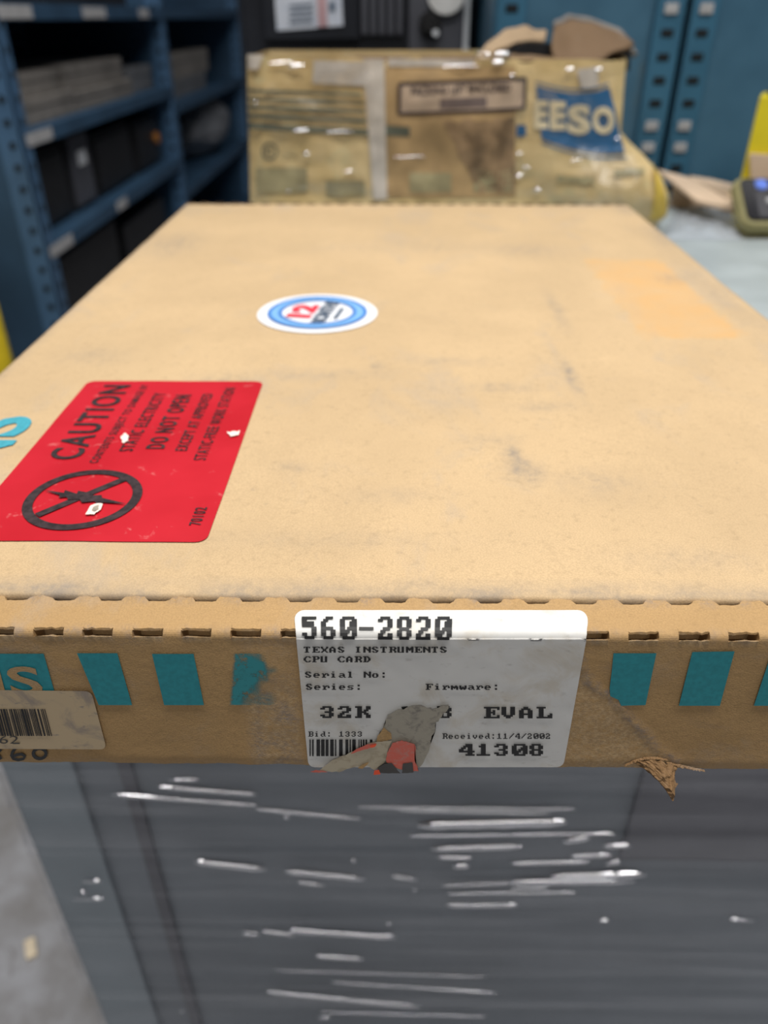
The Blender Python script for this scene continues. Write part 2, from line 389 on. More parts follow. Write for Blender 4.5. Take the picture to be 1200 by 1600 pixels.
# lid ------------------------------------------------
TAPE = (.1045, .1465, .3085, .431)
SM = [(820,742,26,16,.55),(800,715,14,22,.4),(890,590,10,26,.45),(590,577,9,5,.5),(780,610,60,7,.25),(850,640,50,8,.25),(700,570,70,7,.2),(870,490,9,26,.35),(270,385,40,18,.3),
      (500,590,120,8,.18),(350,600,60,10,.2),(760,690,40,8,.2),(620,780,70,12,.15),(930,760,60,22,.2),(460,735,26,9,.25),(1050,440,24,8,.3),(640,390,160,10,.14),(830,395,60,10,.2),(150,560,50,12,.2),(540,850,200,16,.12),(1080,880,120,18,.15)]
SMW = []
for (px, py, sx, sy, a) in SM:
    c0 = az(px, py); SMW.append((c0.x, c0.y, (az(px + sx, py) - c0).length, abs(az(px, py - sy).y - c0.y), a))
def lidz(x, y):
    return .0012 + .0004 * nz(x * 14, y * 12, 2.0) + .00022 * nz(x * 55, y * 45, 7) - .0004 * sm(.16, .139, y)
b = NB(); b.verts.layers.float.new('tape'); b.verts.layers.float.new('grime')
us = lin(BX0, BX1, 200); vs = [YS + .0010, YS + .0004, YS + .00045, YS + .0011, YS + .0026, YS + .0046] + lin(YS + .008, YB - .004, 210)
def lidpt(u, v):
    k = vs.index(v)
    if k < 5:
        dz = (-.0032, -.0022, -.0009, -.00030, -.00006)[k]
        wob = .00035 * nz(u * 160, k * .3, 3)
        return Vector((u, v + wob, ZL + lidz(u, YS + .0046) + dz))
    return Vector((u, v, ZL + lidz(u, v)))
V = gridmesh(b, lidpt, us, vs)
lt = b.verts.layers.float['tape']; lg = b.verts.layers.float['grime']
for row in V:
    for v in row:
        x, y = v.co.x, v.co.y
        jx = x + .004 * nz(x * 130, y * 130, 5) + .002 * nz(x * 420, y * 420, 6); jy = y + .004 * nz(x * 130, y * 130, 8) + .002 * nz(x * 420, y * 420, 9)
        t = sm(TAPE[0] - .001, TAPE[0] + .001, jx) * sm(TAPE[1] + .001, TAPE[1] - .001, jx) * sm(TAPE[2] - .001, TAPE[2] + .001, jy) * sm(TAPE[3] + .001, TAPE[3] - .001, jy)
        v[lt] = t * (0.9 - .45 * sm(.118, .104, x) * (1 if nz(x * 60, y * 60, 3) > -.1 else .3))
        g = 0.0
        for (cx, cy, sx, sy, a) in SMW:
            d = ((x - cx) / sx) ** 2 + ((y - cy) / sy) ** 2
            if d < 6: g += a * math.exp(-d) * (.5 + 1.0 * max(0, nz(x * 300, y * 170, 4) + .35))
        g += .55 * sm(YS + .0075, YS + .0022, y) * max(0, .5 + .8 * nz(x * 70, y * 300, 6))
        g += .18 * sm(BX0 + .006, BX0, x) + .35 * sm(BX1 - .022, BX1 - .004, x) * max(0, .4 + nz(x * 50, y * 22, 5))
        v[lg] = min(.8, g * 1.25)
# lid side and rear skirts
for (u, rows) in ((BX0, None), (BX1, None)):
    i = 0 if u == BX0 else len(us) - 1
    lo = [b.verts.new((u, r[i].co.y, ZL - .003)) for r in V[4:]]
    for j in range(len(lo) - 1): b.faces.new((V[4 + j][i], V[5 + j][i], lo[j + 1], lo[j]))
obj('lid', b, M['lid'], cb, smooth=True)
# perforations -----------------------------------------
XP0 = ay(150, 985, YF).x; PITCH = (ay(1089, 985, YF).x - XP0) / 12; SLOT = .58 * PITCH
def slot_stations():
    xs = [(BX0, 0, 0)]; k = int((BX0 - XP0) / PITCH) - 1
    while True:
        cxx = XP0 + k * PITCH; k += 1
        if cxx - SLOT / 2 < BX0 + .001: continue
        if cxx + SLOT / 2 > BX1 - .001: break
        a, e = cxx - SLOT / 2 + .0005 * nz(k * 3.3, 1), cxx + SLOT / 2 + .0005 * nz(k * 2.1, 5)
        xs.append((a - .0012, 0, k)); xs.append((a - .0002, 0, k)); xs.append((a + .0002, 1, k))
        for t in (.15, .3, .45, .6, .75, .9): xs.append((a + (e - a) * t, 1, k))
        xs.append((e - .0002, 1, k)); xs.append((e + .0002, 0, k)); xs.append((e + .0012, 0, k))
    xs.append((BX1, 0, 0)); return xs
ST = slot_stations()
fine = []
for i in range(len(ST) - 1):
    a, e = ST[i], ST[i + 1]; m_ = max(1, int((e[0] - a[0]) / .0007))
    for j in range(m_): fine.append((a[0] + (e[0] - a[0]) * j / m_, a[1] if j == 0 else (a[1] if a[1] == e[1] else 0), a[2]))
fine.append(ST[-1])
ZLED = ZL - .0001
def scuffline(px): return 0
def wallpts(x, s, k):
    P = []; r1 = nz(x * 900, k * 1.7, 1); r2 = nz(x * 260, k * 2.3, 8)
    # rear edge of the ledge, cut and torn where perforated
    ph = ((x - XP0) / PITCH + .5) % 1.0; q = sm(.20, .30, ph) * sm(.80, .70, ph); e_ = .0006 - .0013 * q + .00022 * nz(x * 700, 1) + .0002 * nz(x * 150, 4)
    P += [(YS + e_ - .0004, ZLED - .0022), (YS + e_, ZLED - .0003), (YS + e_ - .0005, ZLED + .00025 + (.0004 * (1 - q)) * (.6 + nz(x * 500, 9)))]
    ys = lin(YS - .0026, YF + .0034, 5)
    for y in ys: P.append((y - .0004, ZLED + .00016 * nz(x * 90, y * 300, 2) + .0003 * (YS - y) / .011 * 0))
    if s:
        w_ = .0003 * r1
        P += [(YF + .0011 + w_, ZLED + .0001 + .0002 * r1), (YF + .0010 + w_, ZLED - .0005 + .0003 * r2), (YF + .0042, ZLED - .0008), (YF + .0042, ZLED - .0050),
              (YF + .0014, ZLED - .0045), (YF + .0008 + w_, ZLED - .0020 + .0003 * r2), (YF - .0001 - .0002 * r1, ZLED - .0014 + .0004 * r1)]
    else:
        R = .0018
        for t in (0, .17, .34, .5, .67, .84, 1.0):
            a = t * math.pi / 2; P.append((YF + R - R * math.sin(a), ZLED - R + R * math.cos(a)))
    bot = ZT + .0002 + .0005 * nz(x * 130, 3) + .0003 * nz(x * 520, 8)
    n2 = 34
    for i in range(1, n2 + 1):
        z = (ZLED - .0021) + (bot - (ZLED - .0021)) * i / n2
        P.append((YF + .00018 * nz(x * 70, z * 90, 5) + (.0012 * (i / n2 - .93) / .07 if i / n2 > .93 else 0), z))
    return P
b = NB(); ls = b.verts.layers.float.new('scuff'); lg2 = b.verts.layers.float.new('grime')
def seg_d(x, z, A, B):
    t = max(0, min(1, ((x - A.x) * (B.x - A.x) + (z - A.z) * (B.z - A.z)) / ((B.x - A.x) ** 2 + (B.z - A.z) ** 2)))
    return math.hypot(x - A.x - t * (B.x - A.x), z - A.z - t * (B.z - A.z))
def fp(px, py): return ay(px, py, YF)
TL = [fp(900, 1020), fp(922, 1066), fp(955, 1086), fp(975, 1110), fp(1000, 1140), fp(1030, 1172), fp(1062, 1192)]
def tear_x(z):
    for i in range(len(TL) - 1):
        if TL[i].z >= z >= TL[i + 1].z:
            t = (TL[i].z - z) / (TL[i].z - TL[i + 1].z); return TL[i].x + t * (TL[i + 1].x - TL[i].x)
    return TL[0].x if z > TL[0].z else TL[-1].x
LA = [fp(372, 1025), fp(372, 1100), fp(365, 1155), fp(330, 1192)]
rows = []
for (x, s, k) in fine:
    row = []
    for (y, z) in wallpts(x, s, k):
        v = b.verts.new((x, y, z)); row.append(v)
        sc_ = 0.0; g = 0.0
        if z < ZL - .003:
            jx = x + .0012 * nz(x * 500, z * 500, 3) + .0006 * nz(x * 1500, z * 1500, 3)
            tx = tear_x(z); d = jx - tx
            if z < TL[0].z and x > 0: sc_ = max(sc_, .55 * sm(.0004, -.0004, d) * sm(tx - .05, tx - .02, x))
            dl = min(seg_d(jx, z, TL[i], TL[i + 1]) for i in range(len(TL) - 1))
            g = max(g, .75 * sm(.0022, .0002, dl) * (.6 + nz(x * 700, z * 700, 1)))
            v.co.y -= .00035 * sm(.0016, .0, dl) * (.6 + nz(x * 900, z * 900, 1))
            # rubbed area left of the white label
            lx = fp(372, 1100).x + .0008 * nz(0, z * 400, 3)
            below = sm(0, .004, (jx - lx)) * sm(-.0205, -.023, x)
            low = .35 + .65 * sm(ZL - .012, ZL - .022, z)
            diag = sm(fp(330, 1192).z - .0005, fp(372, 1150).z, z + (jx - fp(330, 1192).x) * .9)
            gg = below * low * max(0, .35 + .9 * nz(x * 260, z * 330, 2)) * diag
            g = max(g, .75 * gg); sc_ = max(sc_, .55 * below * low)
            g = max(g, .35 * sm(ZL - .0075, ZL - .002, z) * max(0, .3 + nz(x * 90, z * 200, 9)))
            g = max(g, .5 * max(0, nz(x * 60, z * 240, 12) - .28) * 2)
        else:
            g = .5 * sm(YF + .003, YF + .0005, y) * max(0, .3 + nz(x * 300, y * 300, 1)) + .7 * sm(YS - .0018, YS, y) * max(0, .2 + nz(x * 240, y * 40, 3))
            if s and z < ZLED - .0005: sc_ = .8
        v[ls] = min(1, max(0, sc_)); v[lg2] = min(.85, max(0, g))
    rows.append(row)
for i in range(len(rows) - 1):
    for j in range(len(rows[0]) - 1):
        f = b.faces.new((rows[i][j], rows[i][j + 1], rows[i + 1][j + 1], rows[i + 1][j]))
        f.smooth = j > 14
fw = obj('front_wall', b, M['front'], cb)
# tray: side walls, rear wall, bottom
b = NB()
box(b, (BX0, YF + .004, ZT), (BX0 + .003, YB - .001, ZL - .002)); box(b, (BX1 - .003, YF + .004, ZT), (BX1, YB - .001, ZL - .002))
box(b, (BX0, YB - .005, ZT), (BX1, YB - .002, ZL - .002)); box(b, (BX0, YF + .003, ZT), (BX1, YB - .003, ZT + .002))
box(b, (BX0 + .002, YS - .002, ZT + .002), (BX1 - .002, YS + .003, ZL - .005))
obj('tray', b, M['kraft'], cb)
# rear hinge with its perforation burrs
b = NB()
def hinge(u, v):
    ph = ((u - XP0) / PITCH) % 1.0; up = sm(.28, .36, ph) * sm(.98, .9, ph)
    a = v * math.pi / 2
    y = YB - .005 + .005 * math.sin(a); z = ZL - .0012 + (.0022 + .0012 * up + .0005 * nz(u * 300, 2)) * math.cos(a) - (.0035 * v if up < .5 else 0)
    return Vector((u, y, z))
gridmesh(b, hinge, lin(BX0, BX1, 420), lin(0, 1, 6)); obj('rear_hinge', b, M['torn'], cb)
# dangling torn flap on the lower front edge
def fpo(px, py, o=.0006): p = ay(px, py, YF); p.y -= o; return p
b = NB()
G = [[(985, 1191, -.0), (1002, 1184, .001), (1024, 1182, .0012), (1046, 1190, .001), (1062, 1194, .0)],
     [(1005, 1196, .001), (1014, 1193, .003), (1030, 1192, .004), (1044, 1196, .003), (1053, 1200, .001)],
     [(1020, 1203, .002), (1027, 1203, .005), (1036, 1202, .006), (1046, 1204, .004), (1050, 1207, .002)],
     [(1030, 1211, .003), (1036, 1213, .006), (1042, 1210, .006), (1049, 1212, .004), (1054, 1210, .003)],
     [(1036, 1217, .003), (1040, 1221, .005), (1043, 1224, .005), (1045, 1217, .004), (1050, 1213, .003)]]
VV = [[b.verts.new(fpo(*q)) for q in r] for r in G]
for j in range(4):
    for i in range(4): b.faces.new((VV[j][i], VV[j + 1][i], VV[j + 1][i + 1], VV[j][i + 1]))
bmesh.ops.subdivide_edges(b, edges=b.edges[:], cuts=5, use_grid_fill=True)
for v in b.verts: v.co += Vector((.0003 * nz(v.co.x * 900, v.co.z * 900, 1), .0011 * nz(v.co.x * 1100, v.co.z * 1100, 4), .0003 * nz(v.co.x * 900, v.co.z * 900, 7)))
o = obj('torn_flap', b, M['torn'], cb); md = o.modifiers.new('thickness', 'SOLIDIFY'); md.thickness = .0004
for (pts, r) in (([(975, 1194), (990, 1187), (1006, 1183), (1024, 1182), (1042, 1185)], .0011), ([(1040, 1189), (1052, 1192), (1064, 1195), (1082, 1199), (1100, 1202)], .0012)):
    b = NB()
    def rip(u, v, pts=pts, r=r):
        k = min(len(pts) - 2, int(u * (len(pts) - 1))); t = u * (len(pts) - 1) - k
        x = pts[k][0] + (pts[k + 1][0] - pts[k][0]) * t; y = pts[k][1] + (pts[k + 1][1] - pts[k][1]) * t
        p = fpo(x, y, .0002); wd = r * (.25 + 3 * u * (1 - u)) * (.7 + .6 * nz(x * .2, 3))
        return p + Vector((0, -.0009 * math.sin(v * 3.1) * (.6 + .5 * nz(x * .3, v * 2, 5)), wd * (v - .6) + .0002 * nz(x * .5, v * 3, 8)))
    gridmesh(b, rip, lin(0, 1, 60), lin(0, 1, 6)); obj('torn_edge', b, M['torn'], cb)
# teal blocks on the front ---------------------------------------
def quad(name, pts, mat, parent, o=.00035, lab=None):
    b = NB(); poly(b, [fpo(x, y, o) for x, y in pts][::-1]); return obj(name, b, mat, parent, label=lab)
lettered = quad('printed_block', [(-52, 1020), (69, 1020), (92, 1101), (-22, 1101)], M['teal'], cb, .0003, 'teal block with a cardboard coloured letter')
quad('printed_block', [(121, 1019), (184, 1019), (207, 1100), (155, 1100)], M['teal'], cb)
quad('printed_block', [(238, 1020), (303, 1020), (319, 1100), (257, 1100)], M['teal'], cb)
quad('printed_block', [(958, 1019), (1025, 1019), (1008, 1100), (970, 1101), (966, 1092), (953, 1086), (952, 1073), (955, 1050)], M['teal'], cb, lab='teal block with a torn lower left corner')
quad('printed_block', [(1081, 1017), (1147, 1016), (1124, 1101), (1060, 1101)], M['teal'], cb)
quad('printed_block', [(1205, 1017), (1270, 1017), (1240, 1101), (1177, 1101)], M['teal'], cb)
b = NB(); kp = b.verts.layers.float.new('keep')
def wpt(u, v): return fpo(358 + 76 * u + 6 * v * (1 - 0), 1100 - 80 * v, .0003)
V = gridmesh(b, wpt, lin(0, 1, 40), lin(0, 1, 40))
for j, r in enumerate(V):
    for i, v in enumerate(r):
        u, t = i / 39, j / 39
        k_ = sm(.0, .10, u) * (sm(.98, .62, u + .9 * abs(t - .66) + .14 * nz(u * 6, t * 6, 2)) + .35 * sm(.30, .05, t) * sm(1.0, .8, u))
        v[kp] = min(1.0, k_ * 1.15)
obj('printed_block', b, M['tealworn'], cb, label='mostly rubbed off teal block')
# letters "NS" left open in the teal block
def flat(px, py, o): return fpo(px, py, o)
b = NB()
text(b, 'S', lambda u, v: fpo(13 + 50 * u + 12 * (1 - v) - 4, 1084 - 45 * v, .0005), .02)
text(b, 'N', lambda u, v: fpo(-56 + 55 * u + 12 * (1 - v) , 1084 - 45 * v, .0005), .02)
obj('lettering', b, M['front'], lettered)
# white inventory label bent over the top edge --------------------------------
def lm(px, py, o=.0003):
    """point of the box surface under the label; follows the rounded edge"""
    R = .0018
    if py < 976.5:
        p = az(px, py, ZLED)
        if p.y > YF + R: return Vector((p.x, p.y, ZLED + o))
    p = ay(px, py, YF)
    if py > 996: return Vector((p.x, YF - o, p.z))
    t = max(0, min(1, (py - 976) / 20)); a = t * math.pi / 2
    p = ay(px, py, YF + R - (R + o) * math.sin(a))
    return Vector((p.x, YF + R - (R + o) * math.sin(a), ZLED - R + (R + o) * math.cos(a)))
LBT, LBB = 955, 1197
def lab_row(py, r=16):
    t = (py - 985) / 210
    xl = 462 + 20 * max(t, -.12) if py >= 960 else 460
    xr = 918 - 38 * max(t, 0)
    d = py - LBT; e = LBB - py; ins = 0
    if d < r: ins = r - math.sqrt(max(0, r * r - (r - d) ** 2))
    if e < r * .6: ins = max(ins, r * .6 - math.sqrt(max(0, (r * .6) ** 2 - (r * .6 - e) ** 2)))
    return xl + ins, xr - ins
label = None
b = NB(); ys = [955, 955.6, 957, 959, 962, 966, 970] + lin(973, 998, 16) + lin(1002, 1186, 40) + [1189, 1192, 1194, 1196, 1197]
V = []
for y in ys:
    xl, xr = lab_row(y); V.append([b.verts.new(lm(xl + (xr - xl) * i / 60 + (.0), y, .00035 + .00006 * nz(i * .3, y * .05, 3))) for i in range(61)])
for j in range(len(V) - 1):
    for i in range(60): b.faces.new((V[j][i], V[j + 1][i], V[j + 1][i + 1], V[j][i + 1]))
label = obj('inventory_label', b, M['white_label'], cb, smooth=True, label='white label with black dot matrix print')
LI = lambda px, py: lm(px, py, .0007)
b = NB(); dots(b, '560-2820', 472, 706, 967, 993, LI, grow=.08); obj('lettering', b, M['ink'], label)
b = NB(); dots(b, 'TEXAS INSTRUMENTS', 475, 699, 1007, 1016.5, LI, grow=.12); dots(b, 'CPU CARD', 475, 579, 1022, 1031.5, LI, grow=.12); obj('lettering', b, M['ink'], label)
b = NB(); dots(b, 'Serial No:', 477, 606, 1046, 1055.5, LI, grow=.05); dots(b, 'Series:', 478.5, 567, 1065, 1074.5, LI, grow=.05); dots(b, 'Firmware:', 665, 781, 1065, 1074.5, LI, grow=.05); obj('lettering', b, M['ink'], label)
b = NB(); dots(b, '32K', 501, 579, 1100, 1118.5, LI, grow=.1); dots(b, 'B', 683, 705, 1100, 1118.5, LI, grow=.1); dots(b, 'EVAL', 756, 862, 1101, 1119, LI, grow=.1)
poly(b, [LI(627, 1101), LI(637, 1100), LI(635, 1106), LI(629, 1107)][::-1]); obj('lettering', b, M['ink'], label)
b = NB(); dots(b, 'Bid: 1333', 482, 567, 1139.5, 1147.5, LI, grow=-.1); dots(b, 'Received:11/4/2002', 691, 860, 1142.5, 1151, LI, grow=-.1); obj('lettering', b, M['ink'], label)
b = NB(); dots(b, '41308', 717, 851, 1159, 1177.5, LI, grow=.1); obj('lettering', b, M['ink'], label)
b = NB(); x = 484; rr = random.Random(3)
while x < 580:
    wd = rr.choice((1.5, 2.0, 2.5, 4.5, 5.5)); poly(b, [LI(x, 1178), LI(min(x + wd, 582), 1178), LI(min(x + wd, 582), 1152), LI(x, 1152)]); x += wd + rr.choice((1.6, 2.0, 2.6, 4.4))
obj('barcode', b, M['ink'], label)
def patch(name, pts, mat, parent, o, seed=0.0, amp=2.2, step=5, fn=None, lab=None):
    q = rough_outline(pts, step, amp, seed); b = NB(); f = poly(b, [(fn or lm)(x, y, o) for x, y in q])
    bmesh.ops.triangulate(b, faces=[f]); b.normal_update()
    if sum((f.normal for f in b.faces), Vector()).y > 0: bmesh.ops.reverse_faces(b, faces=b.faces[:])
    return obj(name, b, mat, parent, label=lab)
patch('torn_patch', [(587, 1152), (590, 1145), (600, 1128), (607, 1112), (622, 1104), (640, 1099), (650, 1096), (660, 1098), (676, 1103), (700, 1097), (701, 1102), (692, 1110), (688, 1119), (680, 1124), (678, 1140), (672, 1152), (672, 1163), (666, 1176), (661, 1186), (652, 1196), (640, 1198), (585, 1197), (589, 1172)], M['torn_grey'], label, .0010, 1, 3.2, 4, lab='torn grey paper backing')
patch('torn_patch', [(590, 1144), (600, 1131), (611, 1140), (612, 1149), (603, 1152), (589, 1153)], M['kraft'], label, .0012, 2, 1.0)
patch('torn_patch', [(498, 1198), (520, 1181), (545, 1170), (562, 1164), (574, 1156), (590, 1152), (613, 1150), (607, 1160), (604, 1180), (592, 1190), (587, 1197), (570, 1188), (552, 1192), (530, 1199)], M['torn_buff'], label, .0014, 3, lab='torn buff paper')
patch('torn_patch', [(548, 1170), (556, 1163), (574, 1155), (588, 1153), (586, 1158), (574, 1162)], M['torn_red'], label, .0016, 4, .8, 3)
patch('torn_patch', [(578, 1156), (589, 1153.5), (586, 1158), (580, 1159)], M['fluo_red'], label, .0018, 4, .5, 3)
patch('torn_patch', [(614, 1152), (628, 1149), (647, 1154), (650, 1162), (648, 1180), (654, 1196), (640, 1199), (618, 1191), (604, 1183), (603, 1176), (608, 1162)], M['torn_red'], label, .0016, 5, 1.4, 3, lab='remnant of a faded red sticker')
patch('torn_patch', [(588, 1197), (592, 1190), (601, 1184), (612, 1183), (620, 1193), (626, 1199), (600, 1199)], M['char'], label, .0018, 6, .7, 3)
patch('torn_patch', [(629, 1184), (644, 1182), (646, 1198), (628, 1199)], M['char'], label, .0018, 7, .7, 3)
patch('torn_patch', [(584, 1201), (585, 1194), (592, 1193), (595, 1200)], M['fluo_red'], label, .0019, 8, .4, 3)
patch('torn_patch', [(485, 1198), (494, 1195), (506, 1196), (514, 1198), (500, 1199)], M['torn_red'], label, .0016, 9, .6, 3)
patch('torn_patch', [(559, 1191), (567, 1185), (577, 1181), (574, 1186), (567, 1192)], M['kraft'], label, .0018, 10, .6, 3)
# buff barcode label at the lower left ---------------------------------------
def rrect(pts, r, n=5):
    out = []; m = len(pts)
    for i in range(m):
        p = Vector(pts[i]); a = (Vector(pts[i - 1]) - p); c_ = (Vector(pts[(i + 1) % m]) - p)
        p0 = p + a.normalized() * r; p1 = p + c_.normalized() * r
        for k in range(n + 1):
            t = k / n; out.append(tuple(p0 * (1 - t) ** 2 + p * 2 * t * (1 - t) + p1 * t * t))
    return out
q = rrect([(-190, 1073), (144, 1077), (168, 1168), (-175, 1166)], 11)
b = NB(); poly(b, [fpo(x, y, .0006) for x, y in q][::-1]); bl = obj('barcode_label', b, M['tan_label'], cb, label='soiled buff label with a barcode')
b = NB(); x = -60; rr = random.Random(11)
while x < 71:
    wd = rr.choice((1.3, 1.3, 1.6, 2.6, 4.0)); e = min(x + wd, 73)
    poly(b, [fpo(x + 11, 1146, .0008), fpo(e + 11, 1146, .0008), fpo(e, 1104, .0008), fpo(x, 1104, .0008)]); x = e + rr.choice((1.0, 1.2, 1.6, 2.8))
obj('barcode', b, M['ink'], bl)
b = NB(); text(b, '62', lambda u, v: fpo(1 + 30 * u, 1158 - 12 * v, .0008), -.005); poly(b, [fpo(22, 1158, .0009), fpo(33, 1158, .0009), fpo(33, 1156, .0009), fpo(22, 1156, .0009)]); obj('lettering', b, M['greyink'], bl)
def stroke(bm, pts, wd, fn, o=.0005, closed=False):
    """hand-drawn marker line of even width as a strip of quads"""
    n = len(pts); L = []
    for i in range(n):
        p = Vector(pts[i]); a = Vector(pts[i - 1] if (i or closed) else pts[0]); c_ = Vector(pts[(i + 1) % n] if (i < n - 1 or closed) else pts[-1])
        t = (c_ - a).normalized(); nn = Vector((-t.y, t.x)); L.append((p + nn * wd / 2, p - nn * wd / 2))
    for i in range(n if closed else n - 1):
        A, B = L[i], L[(i + 1) % n]; poly(bm, [fn(*A[0], o), fn(*A[1], o), fn(*B[1], o), fn(*B[0], o)])
b = NB()
stroke(b, [(25, 1167), (21, 1172), (19, 1178), (22, 1183), (30, 1185), (38, 1183), (40, 1179), (35, 1176), (27, 1177), (21, 1180)], 4.6, fpo)
stroke(b, [(63 + 10 * math.cos(a), 1175 + 8 * math.sin(a)) for a in [k * math.pi / 8 for k in range(16)]], 5, fpo, closed=True)
stroke(b, [(-22, 1168), (-10, 1172), (0, 1180), (3, 1184)], 5, fpo); stroke(b, [(3, 1168), (-6, 1176), (-16, 1184)], 5, fpo)
obj('marker_writing', b, M['marker'], cb, label='handwritten black digits')
# red caution label on the lid -------------------------------------------------
def lp(px, py, o=.0004):
    p = az(px, py); return Vector((p.x, p.y, ZL + lidz(p.x, p.y) + o))
def lw(x, y, o=.0004): return Vector((x, y, ZL + lidz(x, y) + o))
cx0, cx1, cy0, cy1 = -.1111, -.0469, .1593, .2612
b = NB(); rowsy = [cy0 + d_ for d_ in (0, .0002, .0006, .0012, .002, .003)] + lin(cy0 + .006, cy1 - .006, 40) + [cy1 - d_ for d_ in (.003, .002, .0012, .0006, .0002, 0)]
V = []
for y in rowsy:
    r = .003; d = min(y - cy0, cy1 - y); ins = r - math.sqrt(max(0, r * r - (r - d) ** 2)) if d < r else 0
    V.append([b.verts.new(lw(cx0 + ins + (cx1 - cx0 - 2 * ins) * i / 28, y, .0003)) for i in range(29)])
for j in range(len(V) - 1):
    for i in range(28): b.faces.new((V[j][i], V[j][i + 1], V[j + 1][i + 1], V[j + 1][i]))
red = obj('caution_label', b, M['red'], cb, smooth=True, label='red label with black caution text')
def cpx(x, y): return (x / 2.857, y / 2.857 + 590)
def vtext(bm, s, base_px, top_px, y0, y1, bold=0.0):
    """reads away from the lens, letter tops towards the left side"""
    X0 = az(*cpx(*base_px)).x; X1 = az(*cpx(*top_px)).x
    Y0 = az(*cpx(base_px[0], y0)).y; Y1 = az(*cpx(base_px[0], y1)).y
    text(bm, s, lambda u, v: lw(X0 + (X1 - X0) * v, Y0 + (Y1 - Y0) * u, .0006), bold, gap=1.28 if len(s) > 7 else 1.16)
LN = [('CAUTION', (380, 355), (236, 355), 386, 52, .018), ('CONTENTS SUBJECT TO DAMAGE BY', (462, 385), (412, 385), 402, 52, .012), ('STATIC ELECTRICITY', (602, 335), (540, 335), 347, 88, .014),
      ('DO NOT OPEN', (742, 325), (658, 325), 336, 97, .018), ('EXCEPT AT APPROVED', (842, 335), (788, 335), 345, 92, .012), ('STATIC-FREE WORK STATION', (926, 375), (870, 375), 387, 65, .010), ('70102', (904, 672), (850, 672), 682, 602, .010)]
for (s, bp, tp, y0, y1, bd) in LN:
    b = NB(); vtext(b, s, bp, tp, y0, y1, bd); obj('lettering', b, M['blackink2'], red)
# prohibition ring with struck-out bolt
cc = az(*cpx(374, 562)); 
xl_ = az(*cpx(99, 585)).x; xr_ = az(*cpx(648, 545)).x; yt_ = az(*cpx(374, 437)).y; yb_ = az(*cpx(374, 703)).y
RX = (xr_ - xl_) / 2; RY = (yt_ - yb_) / 2; R_ = (RX + RY) / 2; CXc, CYc = (xl_ + xr_) / 2, (yt_ + yb_) / 2
b = NB(); ns = 96; A = []; B = []
for i in range(ns):
    a = 2 * math.pi * i / ns; A.append(b.verts.new(lw(CXc + R_ * math.cos(a), CYc + R_ * math.sin(a), .0006))); B.append(b.verts.new(lw(CXc + R_ * .83 * math.cos(a), CYc + R_ * .83 * math.sin(a), .0006)))
for i in range(ns): b.faces.new((A[i], A[(i + 1) % ns], B[(i + 1) % ns], B[i]))
def bar(bm, P, Q, wd):
    t = (Q - P).normalized(); nn = Vector((-t.y, t.x, 0)) * wd / 2
    poly(bm, [lw((P - nn).x, (P - nn).y, .0007), lw((Q - nn).x, (Q - nn).y, .0007), lw((Q + nn).x, (Q + nn).y, .0007), lw((P + nn).x, (P + nn).y, .0007)])
P1 = az(*cpx(172, 640)); P2 = az(*cpx(562, 475)); bar(b, P1, P2, R_ * .155)
bolt = [(203, 529), (292, 542), (298, 530), (350, 546), (356, 533), (412, 543), (408, 553), (460, 552), (462, 564), (572, 590), (470, 584), (438, 590), (428, 579), (372, 585), (362, 570), (312, 572), (304, 560), (268, 563), (276, 552)]
f = poly(b, [lw(az(*cpx(*q)).x, az(*cpx(*q)).y, .0008) for q in bolt]); bmesh.ops.triangulate(b, faces=[f])
for f in b.faces:
    f.normal_update()
    if f.normal.z < 0: f.normal_flip()
obj('prohibition_symbol', b, M['blackink2'], red)
def lidpatch(name, pts, mat, par, o, amp=1.0, step=3, seed=0.0):
    q = rough_outline(pts, step, amp, seed); b = NB(); f = poly(b, [lp(x, y, o) for x, y in q]); bmesh.ops.triangulate(b, faces=[f]); b.normal_update()
    for f in b.faces:
        if f.normal.z < 0: f.normal_flip()
    return obj(name, b, mat, par)
lidpatch('scraped_spot', [(136, 814), (144, 800), (155, 796), (163, 797), (160, 806), (150, 814)], M['wornwhite'], red, .0009, 1.2, 3, 1)
lidpatch('scraped_spot', [(146, 808), (150, 802), (157, 800), (156, 806), (150, 810)], M['torn_grey'], red, .0011, .8, 2, 2)
lidpatch('scraped_spot', [(190, 690), (197, 684), (203, 690), (200, 698), (193, 700)], M['wornwhite'], red, .0009, 2.2, 2, 3)
lidpatch('scraped_spot', [(355, 684), (376, 681), (374, 688), (362, 690)], M['wornwhite'], red, .0009, 2.0, 2, 4)
# teal printed letters at the left of the red label
b = NB()
tx0 = az(45, 676).x; tx1 = -.1396
def tl(y0, y1): return lambda u, v: lw(tx0 + (tx1 - tx0) * v, y0 + (y1 - y0) * u, .0004)
yS0, yS1 = az(20, 689).y, az(45, 657).y; hS = yS1 - yS0
text(b, 'S', tl(yS0, yS1), .03); text(b, 'N', tl(yS0 - 1.30 * hS, yS0 - .16 * hS), .03); text(b, 'E', tl(yS0 - 2.4 * hS, yS0 - 1.5 * hS), .03)
obj('printed_lettering', b, M['tealtop'], cb, label='teal printed letters')
